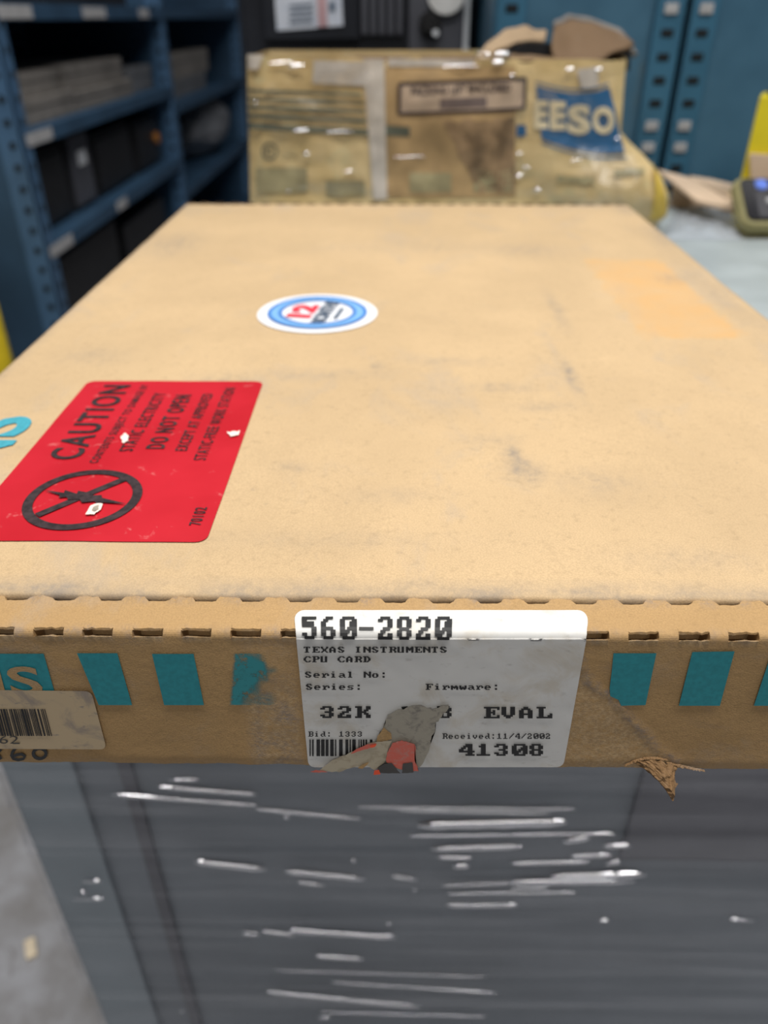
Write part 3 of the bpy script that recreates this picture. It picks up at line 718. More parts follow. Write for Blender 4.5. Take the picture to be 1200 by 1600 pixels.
# round guarantee sticker -----------------------------------------------------
sx0, sy0, SR = -.03365, .3386, .0269
def disc(bm, r0, r1, o, ns=72):
    if r0 <= 0:
        poly(bm, [lw(sx0 + r1 * math.cos(2 * math.pi * i / ns), sy0 + r1 * math.sin(2 * math.pi * i / ns), o) for i in range(ns)]); return
    A = [bm.verts.new(lw(sx0 + r0 * math.cos(2 * math.pi * i / ns), sy0 + r0 * math.sin(2 * math.pi * i / ns), o)) for i in range(ns)]
    B = [bm.verts.new(lw(sx0 + r1 * math.cos(2 * math.pi * i / ns), sy0 + r1 * math.sin(2 * math.pi * i / ns), o)) for i in range(ns)]
    for i in range(ns): bm.faces.new((A[i], B[i], B[(i + 1) % ns], A[(i + 1) % ns]))
b = NB(); disc(b, 0, SR, .0004); st = obj('round_sticker', b, M['stick_white'], cb, label='round white sticker with a blue ring')
b = NB(); disc(b, SR * .63, SR * .81, .0007); obj('ring', b, M['stick_blue'], st)
b = NB(); disc(b, SR * .77, SR * .83, .0009); disc(b, SR * .59, SR * .65, .0009); obj('ring_outline', b, M['stick_dkblue'], st)
ang = math.radians(80); ca, sa = math.cos(ang), math.sin(ang)
def stx(u0, u1, v0, v1):
    def fn(u, v):
        a = (u0 + (u1 - u0) * u) * SR; c_ = (v0 + (v1 - v0) * v) * SR
        return lw(sx0 + a * ca - c_ * sa, sy0 + a * sa + c_ * ca, .0008)
    return fn
b = NB(); text(b, '12', stx(-.34, .34, .04, .46), .06); obj('lettering', b, M['stick_red'], st)
b = NB(); text(b, 'MONTHS', stx(-.60, .60, -.26, .0), .04); g_ = stx(-.28, .28, -.40, -.33); poly(b, [g_(0, 0), g_(1, 0), g_(1, 1), g_(0, 1)]); obj('lettering', b, M['stick_grey'], st)

# ------------------------------------------------------------------ the battered box behind
YL = .70
RXP = [(95, 985), (130, 981), (170, 977), (205, 974), (222, 988), (245, 1010), (275, 1034), (305, 1046), (335, 1044), (352, 1030)]
def interp(t, tab):
    if t <= tab[0][0]: return tab[0][1]
    for (a, va), (b_, vb) in zip(tab, tab[1:]):
        if t <= b_: return va + (vb - va) * (t - a) / (b_ - a)
    return tab[-1][1]
ZTOP = ay(500, 88, YL).z
RT = sorted([(ay(x, y, YL).z, ay(x, y, YL).x) for y, x in RXP])
def xR(z): return interp(z, RT)
def xL(z): return interp(z, [(ZT, ay(390, 355, YL).x), (ZTOP, ay(384, 85, YL).x)])
def Fy(x, z):
    y = YL + .0035 * nz(x * 22, z * 26, 3) + .0014 * nz(x * 70, z * 80, 6)
    y -= .016 * math.exp(-((x - .20) / .05) ** 2 - ((z - .885) / .028) ** 2)
    y += .004 * math.exp(-((x - .108) / .012) ** 2)                       # valley beside the pouch
    y += .003 * math.exp(-((x + .004) / .008) ** 2)
    d = xR(z) - x; r = .012
    if d < r: y += r - math.sqrt(max(0, r * r - (r - d) ** 2))
    d = x - xL(z); r = .005
    if d < r: y += r - math.sqrt(max(0, r * r - (r - d) ** 2))
    return y
def ztop(x): return ZTOP + .0022 * nz(x * 26, 4) - .0035 * math.exp(-((x + .01) / .018) ** 2) + (-.002 if x > .02 else 0)
lb = thing('shipping_carton', (.05, YL + .085, ZT), 'battered yellowed carton with a blue banner and torn open top, behind the flat box', 'box')
b = NB(); LV = 84; NF = 130; rings = []
for j in range(LV):
    t = j / (LV - 1); ring = []
    zz = ZT + (ZTOP - ZT) * t; x0, x1 = xL(zz), xR(zz)
    for i in range(NF):
        u = i / (NF - 1); u = .5 - .5 * math.cos(math.pi * u) if (u < .04 or u > .96) else u
        x = x0 + (x1 - x0) * u; z = ZT + (ztop(x) - ZT) * t; ring.append(b.verts.new((x, Fy(min(x, x1), zz), z)))
    for i in range(1, 13):
        y = YL + .012 + (.125 - .012) * i / 12; ring.append(b.verts.new((x1 - .012 * i / 12 * (1 if x1 > .2 else .3) + .003 * nz(y * 40, zz * 40, 2), y, zz)))
    for i in range(1, 24): ring.append(b.verts.new((x1 + (x0 - x1) * i / 24 - .012, YL + .128 + .002 * nz(i, zz * 30), zz)))
    for i in range(0, 13): ring.append(b.verts.new((x0 + .002 * nz(i * .4, zz * 30), YL + .125 - .118 * i / 12, zz)))
    rings.append(ring)
n_ = len(rings[0])
for j in range(LV - 1):
    for i in range(n_): b.faces.new((rings[j][i], rings[j][(i + 1) % n_], rings[j + 1][(i + 1) % n_], rings[j + 1][i]))
b.faces.new(rings[0][::-1])
obj('carton_body', b, M['leeson'], lb, smooth=True)
b = NB(); box(b, (xL(ZTOP) + .004, YL + .012, ZTOP - .009), (.095, YL + .12, ZTOP - .004)); obj('top_flap', b, M['brownkraft'], lb)
b = NB(); box(b, (.095, YL + .012, ZT + .004), (xR(ZTOP) - .008, YL + .12, ZTOP - .03)); obj('opening_shade', b, M['blackcase_shade'], lb)  # added black block, stands for the shaded inside of the open carton
b = NB(); slab(b, [ay(798, 96, .735), ay(803, 76, .735), ay(822, 66, .735), ay(862, 68, .735), ay(868, 98, .735)], Vector((0, .05, 0))); obj('opening_shade', b, M['blackcase_shade'], lb)  # added black slab in place of the shade inside the tan flap
b = NB(); slab(b, [ay(912, 113, .745), ay(920, 84, .745), ay(950, 74, .745), ay(986, 72, .745), ay(984, 110, .745)], Vector((0, .05, 0))); obj('opening_shade', b, M['blackcase_shade'], lb)  # added black slab for the shaded gap under the brown flap
def psheet(name, G, mat, parent, th=.003, cuts=3, jit=.0026, seed=0, lab=None, sub=True):
    b = NB(); V = [[b.verts.new(ay(x, y, Y)) for (x, y, Y) in r] for r in G]
    for j in range(len(V) - 1):
        for i in range(len(V[0]) - 1): b.faces.new((V[j][i], V[j][i + 1], V[j + 1][i + 1], V[j + 1][i]))
    bmesh.ops.subdivide_edges(b, edges=b.edges[:], cuts=cuts, use_grid_fill=True)
    for v in b.verts: v.co += Vector((jit * nz(v.co.x * 80, v.co.z * 80, seed), jit * nz(v.co.x * 60, v.co.z * 60, seed + 3), jit * nz(v.co.x * 80, v.co.z * 80, seed + 6)))
    o = obj(name, b, mat, parent, smooth=True, label=lab)
    if sub: m = o.modifiers.new('round', 'SUBSURF'); m.levels = 1; m.render_levels = 1
    m = o.modifiers.new('thickness', 'SOLIDIFY'); m.thickness = th; m.offset = 0
    return o
psheet('torn_flap', [[(868, 100, .706), (892, 112, .704), (918, 106, .706), (950, 86, .715), (982, 74, .725)],
                     [(862, 78, .722), (890, 86, .724), (922, 84, .728), (953, 74, .73), (985, 72, .735)],
                     [(862, 60, .735), (890, 54, .745), (925, 56, .75), (958, 62, .75), (988, 72, .745)],
                     [(868, 44, .75), (886, 34, .77), (925, 40, .775), (962, 50, .775), (990, 70, .765)]], M['brownkraft'], lb, lab='brown inside of the torn up flap')
psheet('torn_flap', [[(864, 46, .752), (884, 30, .772), (925, 38, .777), (962, 50, .777), (992, 82, .767)], [(866, 40, .765), (888, 28, .79), (926, 36, .79), (966, 49, .79), (994, 84, .78)],
                     [(869, 37, .78), (890, 27, .80), (928, 36, .80), (968, 50, .80), (994, 86, .79)]], M['greybox'], lb, .005, lab='frayed grey edge of the torn flap')
psheet('torn_flap', [[(742, 94, .706), (758, 72, .725), (788, 50, .75), (820, 42, .765), (852, 52, .77)],
                     [(752, 94, .704), (768, 76, .722), (794, 58, .742), (824, 52, .756), (852, 60, .765)],
                     [(766, 95, .704), (778, 82, .716), (800, 69, .734), (828, 63, .748), (850, 68, .758)]], M['tanflap'], lb, lab='tan torn flap')
psheet('torn_flap', [[(800, 96, .704), (830, 97, .704), (868, 99, .704)], [(796, 90, .71), (830, 92, .71), (870, 94, .71)], [(800, 86, .72), (832, 89, .72), (868, 90, .72)]], M['brownkraft'], lb, .002)
# prints and tapes that follow the crumpled front
def lf(px, py, o=.0008):
    p = ay(px, py, YL); z = min(max(p.z, ZT), ZTOP); return Vector((p.x, Fy(p.x, z) - o, p.z))
def lgrid(name, corners, mat, o=.0008, nu=24, nv=12, par=None, amp=0.0, lab=None, top=None, bot=None):
    """corners: left-bottom, right-bottom, right-top, left-top in the picture of the front"""
    (a, b_, c_, d_) = [Vector(q) for q in corners]; b = NB()
    def fn(u, v):
        p = (a * (1 - u) + b_ * u) * (1 - v) + (d_ * (1 - u) + c_ * u) * v
        y = p.y + amp * nz(u * 7, v * 5, corners[0][0])
        if bot: y += bot * math.sin(math.pi * u) * (1 - v)
        if top: y += top * math.sin(math.pi * u) * v
        return lf(p.x, y, o)
    gridmesh(b, fn, lin(0, 1, nu), lin(0, 1, nv)); return obj(name, b, mat, par or lb, smooth=True, label=lab)
for (y0, y1, h, x1) in ((139, 146, 5, 566), (152, 158, 5, 568), (164, 171, 6, 570), (177, 185, 7, 572), (191, 203, 10, 596)):
    lgrid('printed_stripe', [(388, y0 + h), (x1, y1 + h), (x1, y1), (388, y0)], M['olivegrey'], .0013, 60, 4)
lgrid('printed_stripe', [(600, 212), (640, 214), (640, 198), (600, 196)], M['olivegrey'], .0013, 20, 4)
for (xa, xb, ya2, yb2) in ((510, 570, 282, 306), (740, 800, 266, 300), (640, 705, 270, 300), (400, 480, 262, 300)):
    lgrid('faded_print', [(xa, yb2), (xb, yb2), (xb, ya2), (xa, ya2)], M['fadedolive'], .0012, 10, 6)
b = NB(); ns = 30
for i in range(ns):
    a0, a1 = 2 * math.pi * i / ns, 2 * math.pi * (i + 1) / ns
    poly(b, [lf(421 + 13 * math.cos(a0), 237 + 13 * math.sin(a0)), lf(421 + 13 * math.cos(a1), 237 + 13 * math.sin(a1)), lf(421 + 10 * math.cos(a1), 237 + 10 * math.sin(a1)), lf(421 + 10 * math.cos(a0), 237 + 10 * math.sin(a0))])
text(b, 'R', lambda u, v: lf(415 + 12 * u, 243 - 12 * v)); obj('round_mark', b, M['olivegrey'], lb)
# pouch
lgrid('packing_pouch', [(602, 308), (806, 308), (806, 104), (602, 106)], M['pouch'], .0009, 30, 24, amp=1.5, lab='brown packing list pouch')
pw = [o for o in lb.children if o.name.startswith('packing_pouch')][0]
lgrid('pouch_stain', [(748, 300), (805, 300), (805, 186), (690, 188)], plain('dark_brown_stain', (.27, .18, .10), .4, .45, 60), .0012, 20, 16, pw, amp=9)
fr = [(623, 178), (820, 170), (822, 123), (624, 131)]
lgrid('slip', [(626, 176), (818, 168), (820, 125), (627, 133)], M['pouchlite'], .0014, 24, 8, pw)
b = NB()
def edge(p, q, wd):
    p, q = Vector(p), Vector(q); t = (q - p).normalized(); nn = Vector((-t.y, t.x)) * wd / 2; k = 14
    for i in range(k):
        a, c_ = p.lerp(q, i / k), p.lerp(q, (i + 1) / k)
        poly(b, [lf(*(a - nn), .0018), lf(*(c_ - nn), .0018), lf(*(c_ + nn), .0018), lf(*(a + nn), .0018)])
for i in range(4): edge(fr[i], fr[(i + 1) % 4], 5)
obj('frame', b, M['pouchframe'], pw)
b = NB(); text(b, 'PACKING LIST ENCLOSED', lambda u, v: lf(642 + 156 * u, 149 - 13 * v - 6 * u, .0018), .03)
lg_ = obj('lettering', b, M['pouchframe'], pw)
lgrid('dark_bar', [(687, 170), (760, 167), (760, 151), (687, 154)], plain('brown_print_bar', (.16, .12, .11), .5), .0016, 10, 4, pw)
# blue banner with the maker's name
ban = None
b = NB()
def bfn(u, v):
    x = 838 + 128 * u + (8 * (1 - v) - 18 * max(0, u - .75) * v * 3)
    top = 134 + 10 * math.sin(math.pi * min(1, u * 1.05)) + 4 * u; bt = 217 + 22 * math.sin(math.pi * .5 * min(1, u * 1.25)) - 8 * max(0, u - .7)
    return lf(x, bt + (top - bt) * v, .0010)
gridmesh(b, bfn, lin(0, 1, 36), lin(0, 1, 18)); ban = obj('banner', b, M['banner'], lb, smooth=True, label='blue banner with cream capital letters')
b = NB(); gridmesh(b, lambda u, v: bfn(u, 1.05 + .03 * v), lin(0, 1, 30), [0, 1]); gridmesh(b, lambda u, v: bfn(u, -.09 + .03 * v), lin(0, 1, 30), [0, 1]); obj('banner_line', b, M['banner'], ban)
b = NB()
for (s, x0, x1, yt, yb) in (('E', 835, 856, 157, 201), ('E', 859, 884, 158, 203), ('S', 886, 922, 163, 210), ('O', 925, 958, 166, 209)):
    text(b, s, lambda u, v, x0=x0, x1=x1, yt=yt, yb=yb: lf(x0 + (x1 - x0) * u, yb - (yb - yt) * v, .0018), .055, cut=1)
obj('lettering', b, M['cream'], ban)
lgrid('faded_print', [(808, 214), (823, 214), (823, 196), (808, 196)], M['banner'], .0012, 5, 4)
lgrid('faded_print', [(868, 282), (925, 284), (925, 274), (868, 272)], M['fadedolive'], .0014, 10, 4, amp=4)
lgrid('faded_print', [(955, 272), (1000, 268), (1002, 258), (955, 262)], M['fadedolive'], .0014, 10, 4, amp=4)
lgrid('yellow_stain', [(1010, 340), (1040, 338), (1040, 325), (1020, 250)], plain('ochre_stain', (.62, .44, .08), .5), .0012, 8, 12, amp=5)
# milky and clear tapes
lgrid('tape_strip', [(583, 311), (605, 311), (600, 92), (567, 92)], M['whitetape'], .0016, 8, 40, amp=1, lab='milky vertical tape')
lgrid('tape_strip', [(488, 130), (570, 134), (578, 97), (490, 94)], M['whitetape'], .0014, 20, 8, amp=1.5)
lgrid('tape_strip', [(388, 108), (404, 108), (412, 86), (386, 84)], M['whitetape'], .0014, 8, 6, amp=1)
lgrid('tape_strip', [(606, 104), (740, 104), (742, 93), (606, 92)], M['whitetape'], .0014, 20, 4, amp=1)
lgrid('tape_strip', [(908, 138), (934, 136), (936, 104), (900, 108)], M['whitetape'], .0016, 8, 8, amp=2)
lgrid('clear_tape', [(388, 310), (582, 310), (578, 92), (388, 90)], M['tape'], .0020, 40, 40, amp=2)
lgrid('clear_tape', [(806, 308), (850, 306), (845, 108), (806, 108)], M['tape'], .0024, 14, 40, amp=2)
lgrid('clear_tape', [(850, 308), (1015, 335), (960, 118), (845, 110)], M['tape'], .0026, 40, 40, amp=2)
# little folds of tape that catch the lamps
for (x, y, L_, s) in ((462, 103, 26, 1), (440, 98, 40, .5), (470, 203, 26, .8), (530, 205, 44, .4), (478, 240, 12, 1), (451, 298, 5, 1), (400, 160, 6, .7), (545, 267, 18, .5), (812, 240, 10, .8), (812, 275, 14, 1), (838, 296, 12, 1.2), (822, 262, 10, .8), (962, 216, 8, .9), (760, 85, 10, 1.2), (785, 84, 24, 1.2), (778, 97, 20, 1.2), (748, 84, 5, .8), (890, 108, 14, 1), (936, 108, 14, .7), (800, 118, 8, .8), (720, 103, 60, .4), (898, 248, 20, .4), (640, 245, 50, .3)):
    A = lf(x - L_ / 2, y + 1, .003); B = lf(x + L_ / 2, y - 1, .003)
    b = NB()
    def fold2(u, v, A=A, B=B, s=s):
        p = A.lerp(B, u); r = .0013 * s * (4 * u * (1 - u) + .08) ** .5; a_ = math.pi * v
        return p + Vector((0, -r * math.sin(a_) + .001, r * math.cos(a_)))
    gridmesh(b, fold2, lin(0, 1, 10), lin(0, 1, 8)); obj('tape_fold', b, M['ridge'], lb, smooth=True)

# ------------------------------------------------------------------ right hand clutter on the crate
pb = az(1048, 366, ZT)
b = NB()
def bagpt(u, v):
    p = az(1030 + 130 * u + 30 * v, 376 - 52 * v, ZT); e = min(u, 1 - u, v, 1 - v) * 6
    return Vector((p.x, p.y, ZT + .0006 + .006 * min(1, e) * (.5 + .8 * abs(nz(p.x * 60, p.y * 60, 2)))))
gridmesh(b, bagpt, lin(0, 1, 40), lin(0, 1, 30)); bag = obj('plastic_bag', b, M['bag'], None, True, origin=az(1100, 350, ZT)); tag(bag, 'clear plastic bag lying flat on the grey board by the cardboard offcut', 'bag')
# folded cardboard offcut
fo = thing('cardboard_sheet', (.30, .78, ZT), 'pale folded cardboard sheet propped beside the battered carton', 'cardboard')
def zs(x, y, z): return az(x, y, z)
def sheet3(name, pts, mat, th, par):
    b = NB(); slab(b, pts, Vector((0, 0, -th))); bmesh.ops.recalc_face_normals(b, faces=b.faces[:]); return obj(name, b, mat, par)
A_ = [ay(1026, 264, .845), ay(1086, 280, .82), ay(1112, 296, .77), ay(1146, 318, .725), ay(1150, 327, .712), ay(1088, 312, .735), ay(1062, 292, .775)]
sheet3('main_panel', A_, M['pale'], .003, fo)
B_ = [ay(1076, 276, .84), ay(1110, 281, .85), ay(1152, 291, .85), ay(1152, 322, .728), ay(1128, 304, .765), ay(1100, 289, .80)]
B_ = [p + Vector((0, 0, .001)) for p in B_]; sheet3('folded_panel', B_, M['pale'], .003, fo)
b = NB(); slab(b, [Vector((A_[0].x + .008, .808, A_[0].z - .004)), Vector((B_[0].x + .02, .808, B_[1].z - .005)), Vector((B_[0].x + .02, .808, ZT)), Vector((A_[0].x + .008, .808, ZT))], Vector((0, .003, 0))); obj('rear_panel', b, M['pale'], fo)
# yellow carton
YY = .752
yl = ay(1156, 285, YY).x; zy = ay(1182, 150, YY).z
yc = thing('yellow_carton', (yl + .06, YY + .04, ZT), 'upright yellow carton at the right edge behind the handheld meter', 'carton')
YR = Matrix.Rotation(-.44, 3, 'Z'); YP = Vector((yl, YY, ZT))
b = NB(); box(b, (yl, YY, ZT), (yl + .12, YY + .045, zy), .0015, rot=YR, piv=YP); obj('carton_body', b, M['yellow'], yc)
b = NB(); box(b, (yl + .006, YY + .002, zy), (yl + .118, YY + .043, zy + .007), .001, rot=YR, piv=YP); obj('dark_lid', b, M['blackcase_shade'], yc, label='black top edge')
b = NB(); slab(b, [YP + YR @ (Vector(q) + Vector((0, -.0045, 0))) for q in ((.0025, 0, .0565), (.0115, 0, .0265), (.08, 0, .025), (.08, 0, .0565))], YR @ Vector((0, .0035, 0))); bmesh.ops.recalc_face_normals(b, faces=b.faces[:]); obj('kraft_flap', b, M['pale'], yc, label='pale kraft flap folded down the front')
# handheld meter leaning against the carton
mt = thing('handheld_meter', (.335, .69, ZT), 'handheld meter in an olive yellow case with black screen, leaning by the yellow carton', 'meter')
pb0 = az(1150, 372, ZT); X0m = pb0.x; Y0m = pb0.y
ptop = ay(1150, 294, .725); dirv = Vector((0, ptop.y - Y0m, ptop.z - ZT)); Hm = dirv.length; dirv.normalize(); nrm = Vector((0, -dirv.z, dirv.y))
def mp(u, v, d=0.0): return Vector((X0m + u, Y0m, ZT + .0005)) + dirv * v + nrm * d
Wm = .115
def rr2(x0, y0, x1, y1, r, n=6):
    out = []
    for (cx_, cy_, a0) in ((x1 - r, y1 - r, 0), (x0 + r, y1 - r, 90), (x0 + r, y0 + r, 180), (x1 - r, y0 + r, 270)):
        for k in range(n + 1):
            a = math.radians(a0 + 90 * k / n); out.append((cx_ + r * math.cos(a), cy_ + r * math.sin(a)))
    return out
def plate(name, x0, y0, x1, y1, r, d0, d1, mat, par, bev=.0015):
    b = NB(); q = rr2(x0, y0, x1, y1, r); slab(b, [mp(u, v, d0) for u, v in q], nrm * (d1 - d0)); bmesh.ops.recalc_face_normals(b, faces=b.faces[:])
    if bev: bmesh.ops.bevel(b, geom=[e for e in b.edges if e.calc_face_angle(0) > 1.2], offset=bev, segments=2, affect='EDGES')
    return obj(name, b, mat, par)
plate('case', 0, 0, Wm, Hm, .011, .003, .0125, M['olive'], mt, .002)
sc2 = plate('screen', .0055, .0065, Wm - .0055, Hm - .003, .006, .0120, .0137, M['screen'], mt, .0004)
plate('grey_strip', .0155, .010, .0285, Hm - .006, .001, .0136, .0140, M['screen_strip'], sc2, 0)
b = NB(); c0 = mp(.0225, Hm * .80, .0140); cyl(b, c0, c0 + nrm * .0012, .0055, 24); obj('blue_reflection', b, M['bluedot'], sc2)  # blue reflection on the screen, put in as a coloured disc
b = NB(); c0 = mp(.0265, Hm * .48, .0140); cyl(b, c0, c0 + nrm * .0012, .0030, 20); obj('pale_reflection', b, M['card'], sc2)  # pale reflection on the glass, put in as a disc too

# ------------------------------------------------------------------ blue cabinets behind, side by side
PY = .93
def cabinet(x0, x1, posts, label, seed):
    t = thing('steel_cabinet', ((x0 + x1) / 2, PY + .22, 0), label, 'cabinet', None)
    b = NB(); box(b, (x0, PY, .04), (x1, PY + .003, 2.05)); obj('back_panel', b, M['bluecab'], t)
    b = NB(); box(b, (x0, PY + .003, .04), (x0 + .003, PY + .45, 2.05)); obj('side_panel', b, M['bluecab'], t)
    b = NB(); box(b, (x1 - .003, PY + .003, .04), (x1, PY + .45, 2.05)); obj('side_panel', b, M['bluecab'], t)
    for z in (.1, .55, 1.0, 1.5, 2.04):
        b = NB(); box(b, (x0 + .004, PY + .004, z), (x1 - .004, PY + .448, z + .02)); obj('shelf', b, M['bluecab'], t)
    for (cx, hw, lights) in posts:
        b = NB(); box(b, (cx - hw, PY - .006, 0), (cx + hw, PY, 2.06), .0012); z0 = .9099
        for k in range(-38, 52):
            z = z0 + .0211 * k
            if k in lights: continue
            box(b, (cx - .0062, PY - .0068, z - .0036), (cx + .0062, PY - .0050, z + .0036), .0008, 1)
        po = obj('post', b, [M['bluepost'], M['hole']], t)
        for k in lights:
            z = z0 + .0211 * k; b = NB(); box(b, (cx - .0068, PY - .0078, z - .0050), (cx + .0068, PY - .0058, z + .0044), .001); obj('shelf_clip', b, M['card'], po)
    return t
cabinet(.100, .2925, [(.2775, .0145, (5, 0, -1)), (.118, .0145, ())], 'blue steel cabinet behind the torn carton flap, left of two', 0)
cabinet(.2990, 1.15, [(.3125, .0135, (5, 0, -1)), (1.13, .0145, ())], 'blue steel cabinet behind the yellow carton, right of two', 1)
# ------------------------------------------------------------------ black machine behind the carton
MY = 1.05
mc = thing('machine_cabinet', (-.045, MY + .2, 0), 'black machine cabinet with a white label and grey knob panel, behind the battered carton', 'machine')
b = NB(); box(b, (-.176, MY, .02), (.082, MY + .42, 1.35), .004); obj('cabinet_body', b, M['machine'], mc)
b = NB(); box(b, (-.150, MY - .010, .985), (-.040, MY, 1.34), .003); dr = obj('door', b, M['machine'], mc)
b = NB(); poly(b, [ay(433, 48, MY - .0115), ay(536, 40, MY - .0115), ay(531, -60, MY - .0115), ay(425, -60, MY - .0115)]); wl = obj('white_label', b, labelmat('printed_white_label', (.62, .66, .74), (.45, .52, .66), .6, 60), dr, label='white printed label')
b = NB(); poly(b, [ay(497, 42, MY - .0125), ay(512, 41, MY - .0125), ay(508, -40, MY - .0125), ay(494, -40, MY - .0125)])
obj('red_column', b, plain('faded_red_column', (.55, .35, .37), .5), mc)
b = NB()
for k in range(4):
    yy_ = 6 + 9 * k; poly(b, [ay(452, yy_ + 5, MY - .0125), ay(490, yy_ + 2, MY - .0125), ay(490, yy_ - 1, MY - .0125), ay(452, yy_ + 2, MY - .0125)])
poly(b, [ay(515, 18, MY - .0125), ay(524, 17, MY - .0125), ay(523, 2, MY - .0125), ay(514, 3, MY - .0125)]); obj('fine_print', b, M['stick_grey'], mc)
for x in lin(-.034, .006, 5):
    b = NB(); box(b, (x - .0035, MY - .008, .99), (x + .0035, MY, 1.34), .002); obj('rib', b, M['machine_grey'], mc)
b = NB(); box(b, (.0165, MY - .012, .955), (.0795, MY, 1.34), .003); gp = obj('knob_panel', b, M['machine_grey'], mc, label='dark grey panel')
kc = ay(672, 38, MY - .012); b = NB(); cyl(b, kc + Vector((0, .001, 0)), kc - Vector((0, .006, 0)), .0135, 28, .0125); cyl(b, kc - Vector((0, .006, 0)), kc - Vector((0, .012, 0)), .009, 24, .008); obj('knob', b, M['rubber'], gp)
b = NB(); q = kc + Vector((.006, -.008, -.008)); cyl(b, q, q - Vector((0, .004, 0)), .0035, 14); obj('knob_pin', b, M['steel'], gp)
dc = ay(697, -12, MY - .012); b = NB(); cyl(b, dc, dc - Vector((0, .006, 0)), .022, 36, .021); obj('gauge', b, M['white_plastic'], gp, label='round white dial')
rx = ay(728, 40, MY - .006).x; zr = ay(733, 86, MY - .006).z
b = NB(); cyl(b, (rx, MY - .004, zr), (rx, MY - .004, 1.34), .0042, 16); cyl(b, (rx, MY - .004, zr - .004), (rx, MY - .004, zr + .006), .0062, 16); obj('rod', b, M['steel'], mc, label='bright steel rod')
# ------------------------------------------------------------------ blue shelving along the left
SX = -.69; SB = -1.15; Y1, Y2, Y3 = 1.565, 2.70, 4.02
sh = thing('steel_shelving', ((SX + SB) / 2, (Y1 + Y3) / 2, 0), 'long blue steel shelving unit with perforated posts along the left', 'shelving')
def hole_rows(b, x, y, facing, z0, z1, zp, r=.0068):
    z = z0
    while z < z1:
        if facing == 'Y': cyl(b, (x, y, z), (x, y - .0014, z), r, 10, mi=1)
        else: cyl(b, (x, y, z), (x + .0014, y, z), r, 10, mi=1)
        z += zp
for k, Y in enumerate((Y1, Y2, Y3)):
    for X in (SX, SB):
        s = -1 if X == SX else 1
        b = NB()
        if s < 0: box(b, (X - .045, Y, 0), (X, Y + .003, 2.1)); box(b, (X - .003, Y, 0), (X, Y + .042, 2.1))
        else: box(b, (X, Y, 0), (X + .045, Y + .003, 2.1)); box(b, (X, Y, 0), (X + .003, Y + .042, 2.1))
        hole_rows(b, X + s * .0185, Y + .0003, 'Y', .12, 2.0, .0381)
        if s < 0: hole_rows(b, X - .0004, Y + .024, 'X', .12, 2.0, .0381)
        obj('upright_post', b, [M['blue'], M['hole']], sh)
    b = NB(); box(b, (SB + .003, Y + .003, .08), (SX - .004, Y + .006, 2.09)); obj('side_panel', b, M['shelfblue_shaded'], sh)
b = NB(); box(b, (SB - .003, Y1, .08), (SB, Y3, 2.09)); obj('back_panel', b, M['shelfblue_shaded'], sh)
def shelf(y0, y1, ztop_, cards):
    b = NB(); box(b, (SB + .004, y0, ztop_ - .003), (SX - .002, y1, ztop_)); box(b, (SX - .004, y0, ztop_ - .028), (SX + .001, y1, ztop_), .001)
    o = obj('shelf', b, M['shelfblue_shaded'], sh)
    for (a, c_) in cards:
        b = NB(); box(b, (SX + .001, a, ztop_ - .025), (SX + .0022, c_, ztop_ - .004)); obj('label_card', b, M['card'], o)
YA, YBb = Y1 + .007, Y2 - .003
shelf(YA, YBb, 1.030, [(1.585, 1.735), (2.02, 2.18), (2.47, 2.56)])
shelf(YA, YBb, .826, [(1.585, 1.71)]); shelf(YA, YBb, .622, [(1.575, 1.70), (2.02, 2.10)]); shelf(YA, YBb, .36, []); shelf(YA, YBb, .10, [])
YC, YD = Y2 + .007, Y3 - .003
shelf(YC, YD, 1.030, []); shelf(YC, YD, .775, []); shelf(YC, YD, .52, []); shelf(YC, YD, .27, []); shelf(YC, YD, .10, [])
def carton(name, x0, x1, y0, y1, z0, z1, mat, label, cat, group=None, lidh=.4, extra=None):
    t = thing(name, ((x0 + x1) / 2, (y0 + y1) / 2, z0), label, cat, group)
    b = NB(); box(b, (x0 + .002, y0 + .002, z0), (x1 - .002, y1 - .002, z1 - .004), .002); obj('box_body', b, mat, t)
    b = NB(); box(b, (x0, y0, z1 - (z1 - z0) * lidh), (x1, y1, z1), .002); obj('lid', b, mat, t)
    return t
G1 = 'grey boxes on the middle shelf'
carton('storage_box', -1.02, -.715, 1.665, 1.945, .826, .872, M['greybox'], 'grey beige box, bottom of the stack nearest the front post', 'box', G1)
carton('storage_box', -1.02, -.715, 1.955, 2.395, .826, .866, M['greybox'], 'long grey beige box, bottom right of the stack on the middle shelf', 'box', G1)
carton('storage_box', -1.02, -.725, 1.70, 1.90, .872, .915, M['greybox'], 'small grey beige box on top of the box nearest the front post', 'box', G1)
carton('storage_box', -1.02, -.725, 1.93, 2.36, .866, .918, M['greybox'], 'long grey beige box on top of the right stack on the middle shelf', 'box', G1)
carton('storage_box', -1.0, -.73, 2.42, 2.66, .826, .888, M['greybox2'], 'blue grey box on the middle shelf beside the second post', 'box', G1)
G2 = 'boxes in the second bay'
carton('storage_box', -1.0, -.73, 2.93, 3.42, .775, .830, M['greybox2'], 'grey box under a paler box in the second shelf bay', 'box', G2)
carton('storage_box', -1.0, -.73, 2.90, 3.50, .830, .905, M['greybox'], 'pale grey box atop another box in the second shelf bay', 'box', G2)
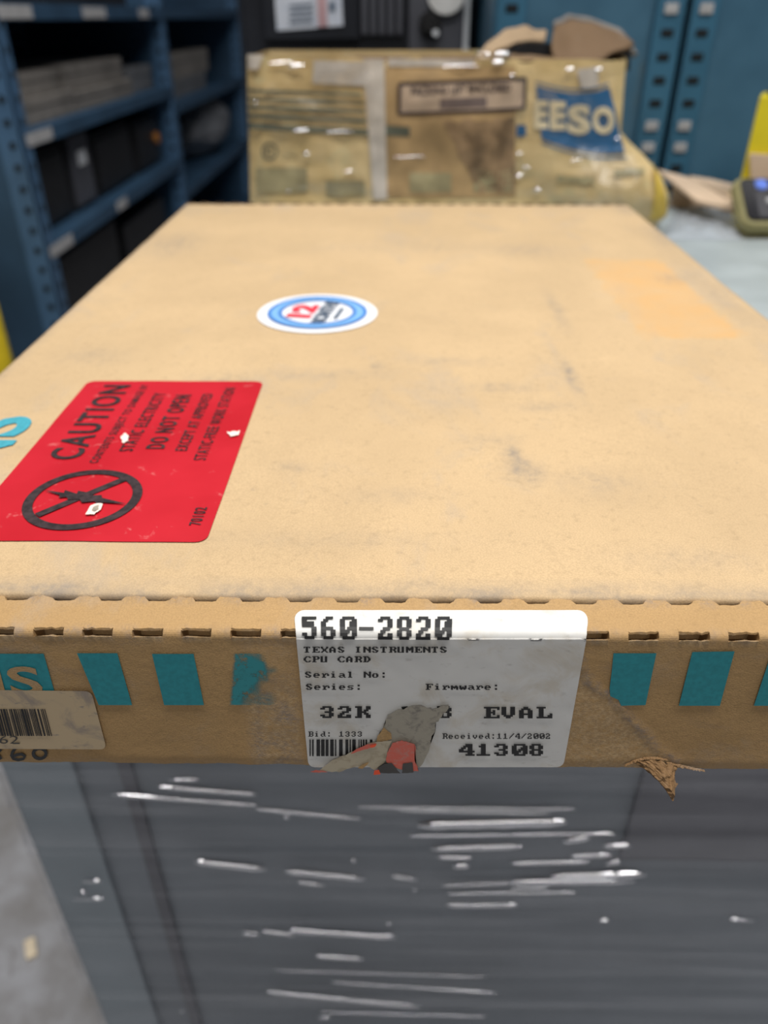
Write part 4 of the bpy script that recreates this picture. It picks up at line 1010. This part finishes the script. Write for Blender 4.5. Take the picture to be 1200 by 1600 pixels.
def device(y0, y1, z0, h, label, card=None, dot=None):
    t = thing('electronic_module', (-.86, (y0 + y1) / 2, z0), label, 'module', 'black modules on the lower shelf')
    b = NB(); box(b, (-1.0, y0, z0), (-.74, y1, z0 + h), .004); obj('housing', b, M['blackcase_shade'], t)
    b = NB(); box(b, (-.741, y0 + .012, z0 + .012), (-.732, y1 - .012, z0 + h - .012), .002); fp_ = obj('front_panel', b, M['machine_grey'] if card else M['blackcase_shade'], t)
    if card: b = NB(); box(b, (-.733, card[0], card[2]), (-.729, card[1], card[3]), .001); obj('silver_plate', b, M['steel'], fp_)
    if dot: b = NB(); cyl(b, (-.733, dot[0], dot[1]), (-.722, dot[0], dot[1]), .016, 20); obj('orange_knob', b, M['orange'], fp_)
device(1.66, 1.86, .622, .15, 'black module on the lower shelf, nearest the front post')
device(1.88, 2.03, .622, .17, 'black module with a silver plate on the lower shelf', (1.935, 1.985, .715, .745))
device(2.05, 2.36, .622, .14, 'wide plain black module on the lower shelf beside the silver plated one')
device(2.40, 2.655, .622, .13, 'black module with an orange knob on the lower shelf', None, (2.60, .695))
carton('dark_case', -1.0, -.73, 1.70, 2.10, .36, .56, M['blackcase_shade'], 'dark case on the lowest visible shelf nearest the front post', 'case')
carton('dark_case', -1.0, -.73, 2.16, 2.58, .36, .53, M['blackcase_shade'], 'dark case on the lowest visible shelf beside the second post', 'case')
carton('dark_case', -1.0, -.74, 1.95, 2.55, 1.03, 1.15, M['blackcase_shade'], 'dark case on the top visible shelf', 'case')
# soft grey bag in the second bay
b = NB(); bmesh.ops.create_icosphere(b, subdivisions=5, radius=1)
for v in b.verts:
    p = v.co.copy(); r = 1 + .10 * nz(p.x * 2.2, p.y * 2.2, p.z * 2.2) + .05 * nz(p.x * 6, p.y * 6, p.z * 6)
    p *= r; z = p.z
    v.co = Vector((-.845 + .15 * p.x, 3.56 + .32 * p.y * (1 - .25 * max(0, z)), max(.5205, .635 + .122 * z)))
tag(obj('plastic_sack', b, M['greybag'], None, True, origin=(-.845, 3.56, .52)), 'bulging grey plastic sack in the second shelf bay', 'sack')
# yellow post at the far left
yp = ay(-5, 552, 1.36)
gp_ = thing('guard_post', (yp.x - .045, 1.40, 0), 'yellow painted post at the left edge in front of the blue shelving', 'post')
b = NB(); cyl(b, (yp.x - .045, 1.40, .01), (yp.x - .045, 1.40, .78), .045, 32); cyl(b, (yp.x - .045, 1.40, .78), (yp.x - .045, 1.40, .80), .045, 32, .03); obj('post_shaft', b, M['yellowpost'], gp_, True)
b = NB(); box(b, (yp.x - .115, 1.33, 0), (yp.x + .025, 1.47, .012), .002); obj('base_plate', b, M['yellowpost'], gp_)
